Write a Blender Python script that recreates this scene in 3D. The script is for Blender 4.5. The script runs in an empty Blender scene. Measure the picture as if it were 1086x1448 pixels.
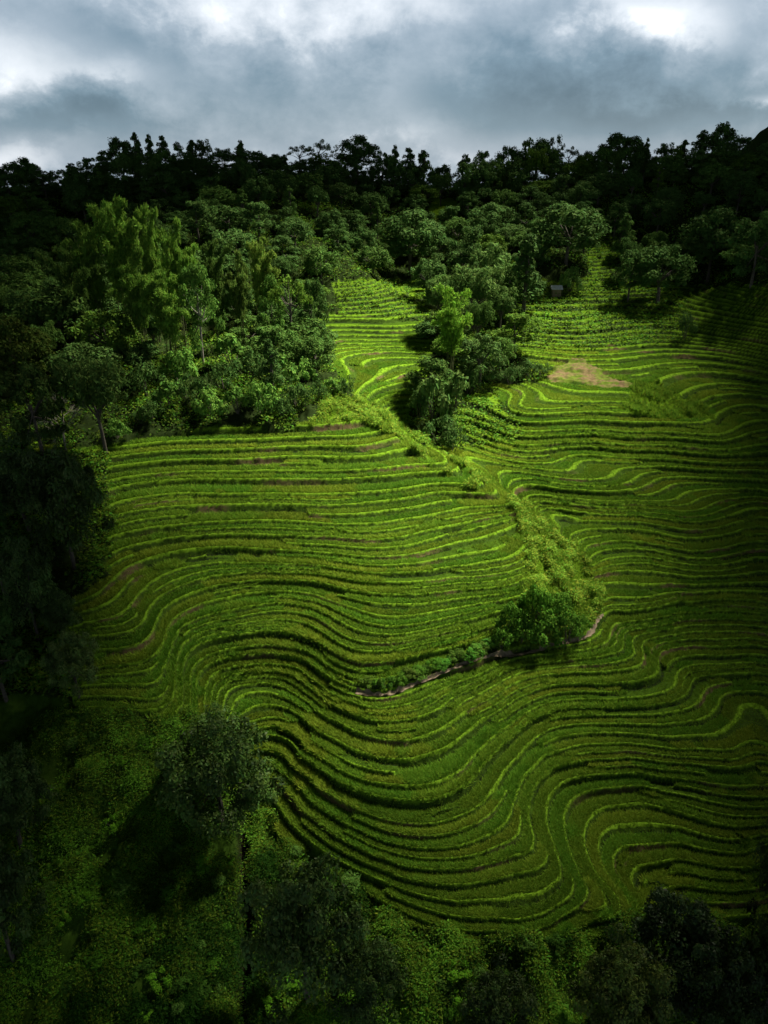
import bpy, math, random
import numpy as np
from mathutils import Vector

rng = np.random.default_rng(7)
random.seed(7)
scene = bpy.context.scene
COL = scene.collection
PI = math.pi

# ------------------------------------------------------------------ camera
F_PX, PITCH, CAM_Z = 1034.0, math.radians(25.5), 70.0
CP, SP = math.cos(PITCH), math.sin(PITCH)
cam_d = bpy.data.cameras.new("camera")
cam_d.sensor_fit = 'VERTICAL'
cam_d.sensor_height = 36.0
cam_d.lens = 36.0 * F_PX / 1448.0
cam_d.clip_start, cam_d.clip_end = 0.5, 20000
cam = bpy.data.objects.new("camera", cam_d)
COL.objects.link(cam)
cam.location = (0, 0, CAM_Z)
cam.rotation_euler = (PI / 2 - PITCH, 0, 0)
scene.camera = cam


def ray(u, v):
    a = (u - 543.0) / F_PX
    b = (724.0 - v) / F_PX
    return np.array([a, CP + b * SP, -SP + b * CP])


def project(x, y, z):
    zz = z - CAM_Z
    dep = np.maximum(y * CP - zz * SP, 1e-3)
    up = y * SP + zz * CP
    return 543.0 + F_PX * x / dep, 724.0 - F_PX * up / dep


# ------------------------------------------------------------------ the lie of the land
STEP = 0.68
SHADE_CLOUD_THIN = 0.38            # share of light the added shade cloud lets through each face
ZA = CAM_Z - 49.8            # height of level 0


def ZT(t):
    return ZA + STEP * t


pts = []                     # (azimuth, ln distance, level)


def add_px(t, u, v):
    r = ray(u, v)
    k = (ZT(t) - CAM_Z) / r[2]
    x, y = r[0] * k, r[1] * k
    pts.append((math.atan2(x, y), math.log(math.hypot(x, y)), t))


def add_far(u, d, zrel):
    pts.append((math.atan((u - 543.0) / F_PX / CP), math.log(d), (zrel + CAM_Z - ZA) / STEP))


TILES = {1: (100, 560), 2: (400, 560), 3: (726, 560), 4: (100, 800), 5: (400, 800), 6: (726, 800), 7: (400, 1050), 8: (726, 1050)}


def con(t, tile, *xy):
    ox, oy = TILES[tile]
    for x, y in xy:
        add_px(t, ox + x / 3.017, oy + y / 3.017)


# main hill, level lines from the top of the field down
con(12.5, 1, (140, 200), (300, 180), (650, 160)); con(12.5, 2, (100, 150), (300, 135))
con(10.5, 1, (180, 270), (450, 240), (620, 235)); con(10.5, 2, (0, 225), (200, 215), (350, 225), (440, 190), (480, 150))
con(8.7, 1, (180, 335), (500, 305)); con(8.7, 2, (0, 300), (250, 300), (420, 290), (540, 255), (560, 215))
con(7.3, 1, (180, 410), (400, 370)); con(7.3, 2, (0, 365), (300, 355), (500, 345), (640, 325), (685, 300), (660, 250))
con(6.4, 1, (180, 450), (480, 405)); con(6.4, 2, (0, 410), (250, 410), (450, 395), (600, 370), (710, 345), (740, 310))
con(5.5, 1, (180, 520), (300, 490), (500, 465)); con(5.5, 2, (0, 455), (300, 460), (500, 435), (650, 405), (770, 385), (825, 375))
con(4.6, 2, (250, 520), (450, 500), (650, 470), (800, 440), (880, 430))
con(4, 1, (180, 610), (300, 575), (450, 560), (600, 550)); con(4, 2, (0, 545), (200, 560), (400, 555), (600, 530), (750, 500), (880, 460), (920, 450))
con(3, 1, (300, 640), (400, 620), (650, 600)); con(3, 2, (0, 600), (200, 605), (450, 615), (600, 590), (800, 545), (900, 510), (970, 490))
con(2, 1, (120, 835), (190, 755), (270, 710), (400, 670), (650, 640)); con(2, 2, (0, 660), (200, 670), (450, 680), (600, 655), (750, 610), (900, 570), (1000, 535))
con(1, 1, (240, 870), (260, 830), (330, 770), (450, 715), (650, 690)); con(1, 2, (0, 705), (150, 715), (400, 745), (600, 740), (800, 715), (940, 680), (1010, 640))
con(0, 4, (700, 40), (550, 65), (450, 100), (380, 140), (340, 175), (335, 220), (290, 260), (200, 290), (50, 300))
con(0, 5, (0, 35), (200, 45), (450, 65), (600, 65), (740, 45), (900, 30), (1060, 5))
con(-1, 4, (750, 75), (600, 100), (480, 150), (410, 190), (385, 240), (380, 295), (340, 320), (280, 360), (200, 385), (110, 388))
con(-1, 5, (0, 70), (150, 80), (300, 120), (500, 140), (700, 125), (900, 105), (1000, 95))
con(-2, 4, (750, 120), (600, 150), (500, 200), (430, 240), (402, 275), (400, 330), (370, 380), (280, 415), (150, 435))
con(-2, 5, (0, 115), (150, 140), (300, 190), (450, 230), (600, 215), (800, 175), (950, 150))
con(-3, 4, (800, 185), (650, 215), (530, 240), (460, 290), (437, 330), (430, 400), (415, 470), (300, 520), (220, 535))
con(-3, 5, (0, 175), (100, 190), (250, 260), (350, 300), (450, 310), (600, 290), (750, 250), (900, 215))
con(-4, 4, (800, 245), (650, 270), (520, 310), (470, 350), (455, 420), (462, 500), (468, 570), (380, 620), (300, 632), (200, 625))
con(-4, 5, (0, 245), (90, 255), (200, 320), (300, 365), (420, 380), (550, 360), (700, 320), (860, 280))
con(-5, 4, (750, 310), (620, 330), (540, 360), (495, 395), (480, 440), (487, 520))
con(-5, 5, (0, 315), (90, 325), (200, 385), (310, 432), (420, 440), (550, 410), (700, 370), (830, 345))
con(-6, 4, (780, 370), (650, 385), (560, 410), (515, 445), (505, 500), (510, 580))
con(-6, 5, (0, 367), (100, 375), (200, 440), (300, 488), (400, 495), (500, 478))
con(-7, 5, (320, 535), (440, 545), (560, 500), (700, 450), (870, 385), (990, 362)); con(-7, 6, (150, 340), (280, 320), (340, 280), (362, 230))
con(-8, 4, (800, 408), (680, 425), (610, 450), (580, 500), (560, 600))
con(-8, 5, (0, 415), (80, 437), (170, 520), (250, 575), (350, 617), (470, 620), (640, 573), (800, 490), (1000, 400)); con(-8, 6, (103, 388), (250, 370), (380, 345), (430, 320))
con(-9, 4, (800, 465), (700, 480), (640, 505), (615, 560), (600, 615))
con(-9, 5, (0, 475), (60, 510), (200, 620), (330, 675), (450, 697), (550, 690), (650, 650), (720, 600), (860, 520), (983, 465)); con(-9, 6, (150, 435), (300, 412), (450, 395), (530, 365))
con(-10, 4, (890, 560), (820, 542), (740, 550), (700, 585), (690, 640))
con(-10, 5, (0, 555), (100, 600), (220, 680), (330, 750), (450, 778), (550, 770), (650, 740), (750, 690), (900, 600), (983, 550)); con(-10, 6, (60, 520), (160, 487), (350, 478), (500, 460), (590, 430))
con(-11, 4, (1000, 760), (900, 685), (800, 665), (740, 665))
con(-11, 5, (200, 780), (330, 845), (450, 867), (600, 855), (700, 810), (780, 750), (850, 690), (983, 613)); con(-11, 6, (100, 565), (200, 535), (400, 530), (560, 520), (650, 485))
con(-12, 7, (-20, -60), (80, 10), (150, 80), (250, 145), (380, 195), (500, 212), (620, 205), (700, 180), (800, 110), (880, 20)); con(-12, 6, (0, 690), (100, 620), (200, 590), (400, 578), (600, 560), (700, 530))
con(-13, 7, (-20, -10), (150, 130), (300, 230), (450, 275), (560, 290), (700, 265), (800, 210), (880, 120), (960, 40)); con(-13, 6, (0, 770), (80, 690), (180, 640), (350, 625), (500, 625), (700, 615), (800, 580))
con(-14, 7, (0, 60), (130, 190), (270, 280), (400, 340), (500, 360), (640, 360), (760, 330), (850, 280), (910, 215), (950, 150)); con(-14, 6, (0, 860), (60, 780), (150, 710), (300, 685), (450, 680), (700, 690), (850, 660), (915, 615))
con(-14.5, 6, (20, 905), (100, 800), (220, 735), (400, 722), (600, 740), (800, 745), (950, 715), (1030, 665))
con(-15, 7, (80, 190), (200, 300), (350, 380), (500, 435), (640, 455), (780, 440), (880, 400), (950, 350), (985, 270)); con(-15, 8, (0, 310), (40, 210), (110, 110), (220, 50), (400, 20), (520, 15), (700, 48), (950, 55), (1086, 20))
con(-16, 7, (0, 200), (60, 280), (200, 400), (350, 480), (500, 535), (650, 550), (800, 550), (920, 530), (1010, 500)); con(-16, 8, (60, 490), (100, 465), (108, 430), (75, 330), (75, 240), (120, 165), (200, 108), (300, 85), (430, 80), (600, 95), (800, 105), (1086, 92))
con(-17, 7, (0, 290), (100, 400), (250, 505), (450, 590), (600, 640), (700, 660), (850, 655), (1000, 630)); con(-17, 8, (0, 630), (150, 585), (205, 560), (190, 510), (150, 400), (135, 300), (150, 225), (195, 160), (280, 140), (430, 130), (560, 132), (760, 146), (1086, 150))
con(-18, 7, (0, 400), (100, 480), (250, 570), (400, 650), (550, 720), (700, 775), (850, 795), (1000, 795)); con(-18, 8, (0, 800), (150, 770), (250, 700), (290, 640), (260, 550), (215, 440), (205, 340), (215, 260), (280, 205), (400, 182), (550, 168), (700, 205), (900, 240), (1086, 265))
con(-19, 8, (415, 740), (330, 580), (275, 440), (270, 360), (300, 300), (390, 235), (540, 230), (700, 262), (850, 310), (1086, 335))
con(-20, 8, (515, 725), (450, 620), (395, 540), (365, 470), (360, 420), (390, 385), (500, 370), (620, 362), (800, 390), (1000, 410))
con(-21, 8, (545, 740), (480, 600), (458, 540), (485, 505), (600, 492), (800, 488), (1000, 510))
con(-22, 8, (560, 640), (590, 590), (660, 560), (750, 550), (1000, 572))
con(-23, 8, (650, 720), (700, 685), (800, 665), (1040, 662))
# slope on the right, beyond the gully
con(-4.65, 3, (345, 770), (420, 747), (700, 760), (900, 770), (1086, 745))
con(-5.43, 3, (350, 803), (500, 810), (800, 819), (1086, 800))
con(-6, 6, (380, 190), (480, 170), (600, 150), (800, 140), (1086, 150))
con(-8, 6, (410, 225), (480, 245), (560, 240), (700, 205), (830, 185), (1086, 195))
con(-9, 6, (490, 290), (600, 270), (750, 240), (900, 240), (1086, 245))
con(-10, 6, (570, 330), (610, 338), (700, 325), (850, 315), (1086, 320))
con(-11, 6, (645, 400), (690, 398), (720, 375), (900, 380), (1086, 375))
con(-12, 6, (710, 450), (760, 445), (900, 430), (1086, 435))
con(-13, 6, (800, 505), (860, 510), (1000, 488), (1086, 495))
con(-14, 6, (900, 560), (935, 548), (1086, 555))
con(-3.86, 3, (350, 730), (400, 705), (480, 687), (620, 692), (750, 728), (900, 725), (1086, 690))
con(-3.08, 3, (300, 660), (400, 640), (550, 643), (700, 680), (850, 675), (1086, 640))
con(-2.29, 3, (250, 620), (350, 600), (500, 592), (620, 605), (750, 632), (900, 622), (1086, 585))
con(-1.51, 3, (200, 590), (260, 570), (400, 550), (560, 555), (700, 585), (900, 570), (1086, 535))
con(-0.72, 3, (120, 530), (200, 500), (350, 490), (520, 492), (650, 512), (800, 530), (950, 500), (1086, 470))
con(0.06, 3, (50, 470), (100, 457), (200, 452), (400, 470), (550, 475), (700, 490), (800, 480), (950, 440), (1086, 428))
con(0.85, 3, (200, 440), (400, 452), (550, 460), (650, 445), (720, 405), (850, 390), (1086, 400))
con(1.63, 3, (0, 425), (200, 430), (450, 420), (550, 408), (610, 380), (700, 357), (900, 360), (1086, 368))
con(2.42, 3, (0, 400), (200, 403), (400, 390), (520, 368), (590, 335), (700, 325), (1086, 345))
con(3.20, 3, (0, 370), (200, 370), (350, 360), (430, 335), (490, 300), (600, 292), (1086, 318))
con(4.20, 3, (0, 295), (180, 285), (240, 245), (330, 245), (500, 258), (1086, 280)); con(4.2, 2, (720, 275), (700, 240))
con(5.20, 3, (0, 250), (120, 235), (240, 222), (500, 235), (1086, 245))
con(7.20, 3, (0, 180), (250, 180), (500, 190), (900, 205))
con(9.20, 3, (0, 120), (300, 115), (500, 120), (850, 130))
con(11.20, 3, (0, 55), (300, 50), (500, 50), (700, 40))
for t, u, v in [(7.2, 700, 605), (9.7, 690, 557), (5.5, 640, 632), (12.7, 800, 545), (12.7, 870, 545), (13.2, 925, 545), (15.4, 812, 510), (10.0, 1000, 578), (6.9, 1050, 625),
                (7.6, 1080, 605), (10.5, 1070, 560), (14.5, 1060, 520), (18.2, 1050, 490), (16.7, 900, 492), (16.7, 760, 492), (13.7, 740, 520), (6.2, 590, 600), (5.5, 600, 622), (7.0, 560, 590),
                (13, 530, 560), (14.7, 535, 510), (20.7, 540, 452), (15.5, 480, 560), (13.3, 505, 580), (22.2, 460, 440), (16.2, 455, 500), (11.5, 590, 560), (14.7, 640, 510), (19.2, 660, 460),
                (23.2, 800, 450), (27.5, 800, 412), (27.5, 1000, 408), (23.2, 1000, 450), (24.0, 540, 425), (26.5, 540, 400), (30.0, 540, 370), (28.5, 700, 400)]:
    add_px(t, u, v)
for t, q in ((10.5, [(480, 150), (468, 120)]), (8.7, [(540, 225), (520, 188), (490, 150)]), (7.3, [(655, 252), (620, 228), (590, 210)]), (6.4, [(700, 270), (670, 245)]), (5.5, [(800, 330), (770, 298)]),
             (4.6, [(870, 380), (842, 352)]), (4, [(905, 400), (880, 372)]), (3, [(960, 440), (922, 395)]), (2, [(1022, 505), (1010, 468)])):
    con(t, 2, *q)
# wild flank of the spur
for t, u, v in [(2.6, 736, 722), (1, 746, 757), (-0.5, 753, 797), (-1.6, 755, 825), (-0.5, 800, 762), (-2, 790, 812), (-3.6, 800, 850), (-4.8, 830, 850), (-5.5, 770, 885), (-6.2, 815, 893), (-6.3, 745, 905)]:
    add_px(t, u, v)
# left margin and weedy bank at the lower left
for t, u, v in [(14.5, 300, 590), (17, 300, 560), (22, 200, 500), (13, 60, 640), (17, 20, 600), (9, 60, 720), (9.5, 0, 760), (4, 60, 820), (4.5, -40, 850), (0.8, 60, 905), (1.5, -60, 930), (-3, 60, 985), (-3, -60, 1010),
                (-5, 230, 1030), (-5, 150, 1040), (-7, 200, 1088), (-6.8, 80, 1090), (-6.5, -50, 1090), (-9.5, 290, 1060), (-8.6, 220, 1122), (-8.4, 100, 1125), (-12.5, 300, 1130), (-15.5, 322, 1190), (-13, 250, 1195), (-11, 100, 1190), (-10.5, -40, 1200),
                (-19, 346, 1200), (-21, 346, 1300), (-23.4, 346, 1430), (-17.3, 250, 1320), (-15.5, 60, 1320), (-15, -60, 1320), (-21, 250, 1440), (-19.5, 60, 1440), (-19, -60, 1440), (-20.2, 420, 1290), (-20, 520, 1310), (-20.8, 600, 1380), (-22.5, 450, 1420),
                (-21, 720, 1370), (-22.3, 850, 1350), (-22.5, 700, 1440), (-24, 880, 1440), (-24.3, 1000, 1350), (-26, 1000, 1440), (-20.5, 1120, 1180), (-23.4, 1120, 1270), (-24.5, 1130, 1360), (-17.5, 346, 1140), (-13.6, 342, 1065)]:
    add_px(t, u, v)
for u in (-250, 0, 250, 500, 750, 1000, 1300):
    for d, zc in ((215, -23.5), (255, -16.5), (290, -9.5), (315, -5.0), (340, -7), (420, -26)):
        sky = {-250: -6, 0: -4, 250: -1, 500: 0, 750: 0, 1000: 4, 1300: 9}[u]
        add_far(u, d, zc + sky * (d / 315.0) ** 2)
for u, d, z in ((620, 300, -14), (625, 315, -11)):
    add_far(u, d, z)
for u in (-400, 100, 600, 1100, 1500):
    add_far(u, 20, -71.5); add_far(u, 13, -73)
for u, d, z in ((-500, 60, -49), (-500, 100, -38), (-500, 160, -28), (1600, 60, -60), (1600, 100, -47), (1600, 160, -32), (1350, 75, -57), (1350, 120, -41)):
    add_far(u, d, z)

P = np.array(pts)
SC = np.array([1.0, 1.0])


def tps_fit(P, lam=1.2e-3):
    X = P[:, :2]
    n = len(X)
    r2 = ((X[:, None] - X[None]) ** 2).sum(-1) + 1e-12
    K = 0.5 * r2 * np.log(r2)
    A = np.zeros((n + 3, n + 3))
    A[:n, :n] = K + lam * np.eye(n)
    A[:n, n] = 1; A[:n, n + 1:] = X
    A[n, :n] = 1; A[n + 1:, :n] = X.T
    b = np.zeros(n + 3); b[:n] = P[:, 2]
    return np.linalg.solve(A, b)


W = tps_fit(P)
NA, NL = 270, 330
A0, A1, L0, L1 = -1.0, 1.0, math.log(11.0), math.log(430.0)
ga, gl = np.linspace(A0, A1, NA), np.linspace(L0, L1, NL)
GA, GL = np.meshgrid(ga, gl)
Q = np.stack([GA.ravel(), GL.ravel()], 1)
G = np.empty(len(Q))
for s in range(0, len(Q), 8000):
    q = Q[s:s + 8000]
    r2 = ((q[:, None] - P[None, :, :2]) ** 2).sum(-1) + 1e-12
    G[s:s + 8000] = (0.5 * r2 * np.log(r2)) @ W[:len(P)] + W[len(P)] + q @ W[len(P) + 1:]
G = G.reshape(NL, NA)


def evalT(az, ld):
    fa = np.clip((az - A0) / (A1 - A0) * (NA - 1), 1.0, NA - 2.001)
    fl = np.clip((ld - L0) / (L1 - L0) * (NL - 1), 1.0, NL - 2.001)
    ia, il = fa.astype(np.int64), fl.astype(np.int64)
    ta, tl = fa - ia, fl - il

    def cr(t):
        return (-.5 * t ** 3 + t ** 2 - .5 * t, 1.5 * t ** 3 - 2.5 * t ** 2 + 1, -1.5 * t ** 3 + 2 * t ** 2 + .5 * t, .5 * t ** 3 - .5 * t ** 2)
    wa, wl = cr(ta), cr(tl)
    out = np.zeros_like(az)
    for i in range(4):
        row = np.zeros_like(az)
        for j in range(4):
            row += wa[j] * G[il + i - 1, ia + j - 1]
        out += wl[i] * row
    return out


def make_noise(seed, lam, n=14):
    r = np.random.default_rng(seed)
    th = r.uniform(0, 2 * PI, n)
    k = 2 * PI / (lam * r.uniform(0.6, 1.8, n))
    ph = r.uniform(0, 2 * PI, n)
    kx, ky = k * np.cos(th), k * np.sin(th)

    def f(x, y):
        o = np.zeros_like(x)
        for i in range(n):
            o += np.sin(kx[i] * x + ky[i] * y + ph[i])
        return o * math.sqrt(2.0 / n)
    return f


n_warp = make_noise(1, 14); n_warp2 = make_noise(2, 4.5); n_split = make_noise(3, 22); n_bump = make_noise(4, 5); n_bump2 = make_noise(5, 1.6)
n_edge = make_noise(6, 9); n_edge2 = make_noise(8, 9); n_tone = make_noise(9, 18); n_hill = make_noise(10, 30); n_fall = make_noise(12, 12); n_j = make_noise(13, 3)
_kn = np.arange(-60, 140)
_ww = np.random.default_rng(3).uniform(0.62, 1.38, len(_kn)); _ww /= _ww.mean()
_cum = np.concatenate([[0], np.cumsum(_ww)])[:-1]
_cum = _cum - np.interp(0, _kn, _cum)


def inpoly(poly, x, y):
    c = np.zeros(x.shape, bool)
    n = len(poly)
    for i in range(n):
        x1, y1 = poly[i]; x2, y2 = poly[(i + 1) % n]
        if y1 == y2:
            continue
        t = ((y1 > y) != (y2 > y)) & (x < (x2 - x1) * (y - y1) / (y2 - y1) + x1)
        c ^= t
    return c


WEED = [(-400, 990), (110, 985), (150, 1005), (225, 1012), (262, 1004), (285, 1022), (335, 1040), (368, 1085), (392, 1178), (500, 1250), (600, 1306), (700, 1326), (790, 1326), (845, 1310), (880, 1292), (960, 1296), (1086, 1300), (1500, 1300), (1500, 2500), (-400, 2500)]
LEFT = [(-400, 500), (60, 640), (150, 640), (160, 780), (150, 815), (95, 850), (100, 990), (-400, 1000)]
FLANK = [(726, 706), (745, 722), (768, 738), (810, 770), (840, 803), (848, 865), (838, 880), (825, 896), (770, 908), (730, 905), (720, 890), (735, 855), (757, 810), (748, 775), (740, 745)]
RIDGE = [(540, 580), (566, 596), (604, 624), (646, 652), (694, 684), (740, 714), (742, 726), (700, 702), (660, 682), (615, 658), (580, 636), (552, 610)]
TRI = [(893, 543), (925, 540), (960, 556), (1000, 578), (1010, 590), (940, 590), (890, 585), (868, 577), (890, 560)]
KNOLL = [(655, 556), (690, 548), (705, 556), (730, 590), (745, 612), (720, 626), (650, 628), (640, 600)]
BEYOND = [(470, 430), (470, 560), (545, 592), (600, 618), (640, 645), (735, 712), (850, 862), (880, 888), (965, 962), (1086, 1022), (1400, 1130), (1400, 480), (640, 480)]
CREST = [(470, 560), (515, 556), (545, 590), (566, 618), (540, 612), (510, 596), (470, 596), (440, 603), (440, 590)]
FOREST = [(-400, 520), (100, 634), (200, 618), (300, 603), (420, 604), (445, 590), (490, 572), (505, 556), (470, 525), (450, 480), (452, 452), (480, 440), (490, 405), (600, 405), (612, 470), (608, 540), (575, 590), (600, 628), (640, 632), (655, 560), (700, 545), (760, 540), (735, 505), (725, 470), (740, 425), (830, 420), (840, 395), (950, 397), (970, 402), (1400, 402), (1400, -800), (-400, -800)]
CLEAR = [(608, 281), (648, 281), (648, 304), (608, 306)]
CLEAR2 = [(830, 330), (880, 335), (870, 380), (850, 420), (770, 430), (790, 405), (830, 390)]
CLEAR3 = [(480, 320), (560, 315), (560, 350), (470, 365)]
SOIL = [(772, 533), (786, 516), (802, 510), (820, 506), (836, 513), (850, 524), (868, 534), (897, 541), (896, 546), (835, 546), (828, 540), (780, 540)]
VEGT = [(735, 395), (955, 397), (972, 440), (965, 487), (740, 490), (715, 470)]
VEGT2 = [(470, 395), (605, 395), (605, 452), (480, 442)]


CREST_XY = None


def crest_bump(x, y):
    global CREST_XY
    if CREST_XY is None:
        q = []
        for u, v, t in ((498, 560, 14.5), (530, 590, 12.2), (565, 614, 10), (600, 634, 8.6), (640, 660, 7), (680, 686, 5.3), (715, 708, 3.6), (742, 735, 2.2)):
            r = ray(u, v); k = (ZT(t) - CAM_Z) / r[2]
            q.append((r[0] * k, r[1] * k))
        CREST_XY = np.array(q)
    best = np.full(x.shape, 1e9); sg = np.ones(x.shape); along = np.zeros(x.shape)
    n = len(CREST_XY) - 1
    for i in range(n):
        (ax, ay), (bx, by) = CREST_XY[i], CREST_XY[i + 1]
        ex, ey = bx - ax, by - ay
        t = np.clip(((x - ax) * ex + (y - ay) * ey) / (ex * ex + ey * ey), 0, 1)
        dd = np.hypot(x - ax - t * ex, y - ay - t * ey)
        m = dd < best
        best = np.where(m, dd, best); sg = np.where(m, np.sign(ex * (y - ay) - ey * (x - ax)), sg); along = np.where(m, (i + t) / n, along)
    w = np.clip(along / .12, 0, 1) * np.clip((1 - along) / .12, 0, 1)
    q = best * sg                       # positive on the far side
    return w * (1.25 * np.exp(-(q / 4.2) ** 2) - 1.0 * np.exp(-((q - 10) / 5.0) ** 2))


def terrain(x, y):
    """height, kind (0 rice terrace, 1 wild grass, 2 weeds, 3 forest floor, 4 shrubby terrace), f across the bench, bench number, bare soil"""
    az = np.arctan2(x, y)
    d = np.hypot(x, y)
    T = evalT(az, np.log(d)) + crest_bump(x, y)
    zs = ZT(T)
    far = np.clip((d - 400) / 250, 0, 1)
    mount = 200 * np.exp(-((az - 0.60) / 0.22) ** 2) * np.exp(-((d - 680) / 190) ** 2) - 90
    zs = np.where(d > 400, zs * (1 - far) + (CAM_Z + mount) * far, zs)
    zs = np.where(d > 900, zs - np.clip((d - 900) / 1100, 0, 1) * 330, zs)
    u, v = project(x, y, zs)
    sc = 900.0 / np.maximum(d, 20)
    ju, jv = u + n_edge(x, y) * 0.35 * sc + n_j(x, y) * .3 * sc, v + n_edge2(x, y) * 0.16 * sc + n_j(y, x) * .15 * sc
    weed = inpoly(WEED, ju, jv)
    left = inpoly(LEFT, ju, jv)
    flank = inpoly(FLANK, ju, jv) | inpoly(CREST, ju, jv) | inpoly(TRI, ju, jv) | (inpoly(RIDGE, ju, jv) & (n_bump(x * 1.1, y * 1.1) + .5 * n_j(x, y) > .55))
    forest = inpoly(FOREST, ju, jv) | (v < 402) | (d > 235)
    clear = inpoly(CLEAR, ju, jv)
    c2 = inpoly(CLEAR2, ju, jv)
    veg = (inpoly(KNOLL, ju, jv) | inpoly(VEGT, ju, jv) | inpoly(VEGT2, ju, jv) | c2)
    soil = inpoly(SOIL, u + n_j(x, y) * 1.5, v + n_j(y, x) * 1)
    kind = np.zeros(x.shape, np.int64)
    kind[veg] = 4
    kind[forest & ~veg] = 3
    kind[clear] = 1
    kind[left] = 3
    kind[weed] = 2
    kind[flank] = 1
    kind[soil] = 5
    kind[d > 325] = 3
    e = 0.012
    ldd = np.log(d)
    gr = (evalT(az, ldd + e) - evalT(az, ldd - e)) / (2 * e)
    ga_ = (evalT(az + e, ldd) - evalT(az - e, ldd)) / (2 * e)
    wid = d / np.maximum(np.hypot(gr, ga_), 1e-3)            # metres from one level to the next
    Tw = T + np.minimum(1, 2.2 / wid) * (0.05 * n_warp(x, y) + 0.014 * n_warp2(x, y))
    Tw = np.interp(Tw, _cum, _kn.astype(float))
    n = np.floor(Tw)
    f = Tw - n
    terrain.wid = wid
    nsp = n_split(x + 7.3 * np.sin(n * 2.1) * 8, y + 5 * np.cos(n * 1.7) * 8)
    px_w = wid * F_PX * (CAM_Z - zs) / d ** 2
    sp = (px_w * (1 + .28 * nsp) > np.where(inpoly(BEYOND, u, v), 8.5, np.where(d > 66, 15.0, 34.0))) & (kind != 4) & (d < 250)
    f2 = np.where(sp, (2 * f) % 1.0, f)
    base = np.where(sp, n + np.floor(2 * f) * 0.5, n)
    amp = np.where(sp, 0.5, 1.0)
    wig = 0.03 * n_j(x, y)
    g = np.clip((f2 - 0.76 + wig * .5) / 0.20, 0, 1)
    lip = 0.20 * np.exp(-((f2 - 0.045) / 0.05) ** 2) + 0.20 * np.exp(-((f2 - 1.0) / 0.03) ** 2)
    zt = ZT(np.interp(base, _kn.astype(float), _cum)) + STEP * np.interp(base + amp, _kn.astype(float), _cum) * 0
    hi = ZT(np.interp(base + amp, _kn.astype(float), _cum))
    zt = zt + (hi - zt) * g + lip * np.where(sp, .75, 1.0)
    rough = 0.05 * n_bump2(x, y)
    zw = zs + 0.35 * n_bump(x, y) + 0.12 * n_bump2(x, y)
    z = np.where((kind == 0) | (kind == 4), zt + rough * (g > 0.02) * 1.2, zw)
    z = np.where((kind == 1), zs + 0.25 * n_bump(x, y) + .12 * n_bump2(x, y) + 0.35 * (zt - zs), z)
    z = np.where(kind == 5, zs + .5 * (zt - zs) + .08 * n_bump2(x, y), z)
    # narrow ditch through the weedy bank
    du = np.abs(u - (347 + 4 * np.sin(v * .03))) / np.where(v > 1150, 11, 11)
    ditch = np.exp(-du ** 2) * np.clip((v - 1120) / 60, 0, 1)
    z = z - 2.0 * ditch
    z = np.where(d > 330, z + np.clip((d - 330) / 100, 0, 1) * 2.5 * n_hill(x, y), z)
    return z, kind, f2, base, ditch, sp


def ground_px(u, v):
    """the point where the ground is seen at picture position u, v"""
    r = ray(u, v)
    t = np.exp(np.linspace(math.log(25), math.log(900), 2600))
    x, y, zr = r[0] * t, r[1] * t, CAM_Z + r[2] * t
    az, d = np.arctan2(x, y), np.hypot(x, y)
    z = ZT(evalT(az, np.log(d)))
    hit = np.nonzero(zr < z)[0]
    i = hit[0] if len(hit) else len(t) - 1
    p = np.array([x[i]]), np.array([y[i]])
    return float(x[i]), float(y[i]), float(terrain(*p)[0][0])


def ground_z(x, y):
    return float(terrain(np.array([float(x)]), np.array([float(y)]))[0][0])


# ------------------------------------------------------------------ mesh helpers
def mesh_np(name, verts, faces, mats=(), attrs=None, smooth=False, cattrs=None, mat_idx=None):
    me = bpy.data.meshes.new(name)
    nv, (nf, k) = len(verts), faces.shape
    me.vertices.add(nv)
    me.vertices.foreach_set("co", np.ascontiguousarray(verts, np.float32).ravel())
    me.loops.add(nf * k)
    me.loops.foreach_set("vertex_index", np.ascontiguousarray(faces, np.int32).ravel())
    me.polygons.add(nf)
    me.polygons.foreach_set("loop_start", np.arange(0, nf * k, k, dtype=np.int32))
    me.polygons.foreach_set("use_smooth", np.full(nf, smooth))
    if mat_idx is not None:
        me.polygons.foreach_set("material_index", mat_idx.astype(np.int32))
    for m in mats:
        me.materials.append(m)
    for an, av in (attrs or {}).items():
        a = me.attributes.new(an, 'FLOAT', 'POINT')
        a.data.foreach_set("value", np.ascontiguousarray(av, np.float32))
    for an, av in (cattrs or {}).items():
        a = me.attributes.new(an, 'FLOAT_COLOR', 'POINT')
        a.data.foreach_set("color", np.ascontiguousarray(av, np.float32).ravel())
    me.update(calc_edges=True)
    return me


def link(name, me, parent=None, loc=(0, 0, 0), **props):
    o = bpy.data.objects.new(name, me)
    COL.objects.link(o)
    o.location = loc
    if parent is not None:
        o.parent = parent
    for k, v in props.items():
        o[k] = v
    return o


# ------------------------------------------------------------------ materials
def nodes(name):
    m = bpy.data.materials.new(name)
    m.use_nodes = True
    nt = m.node_tree
    nt.nodes.clear()
    return m, nt, nt.nodes, nt.links


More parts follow.
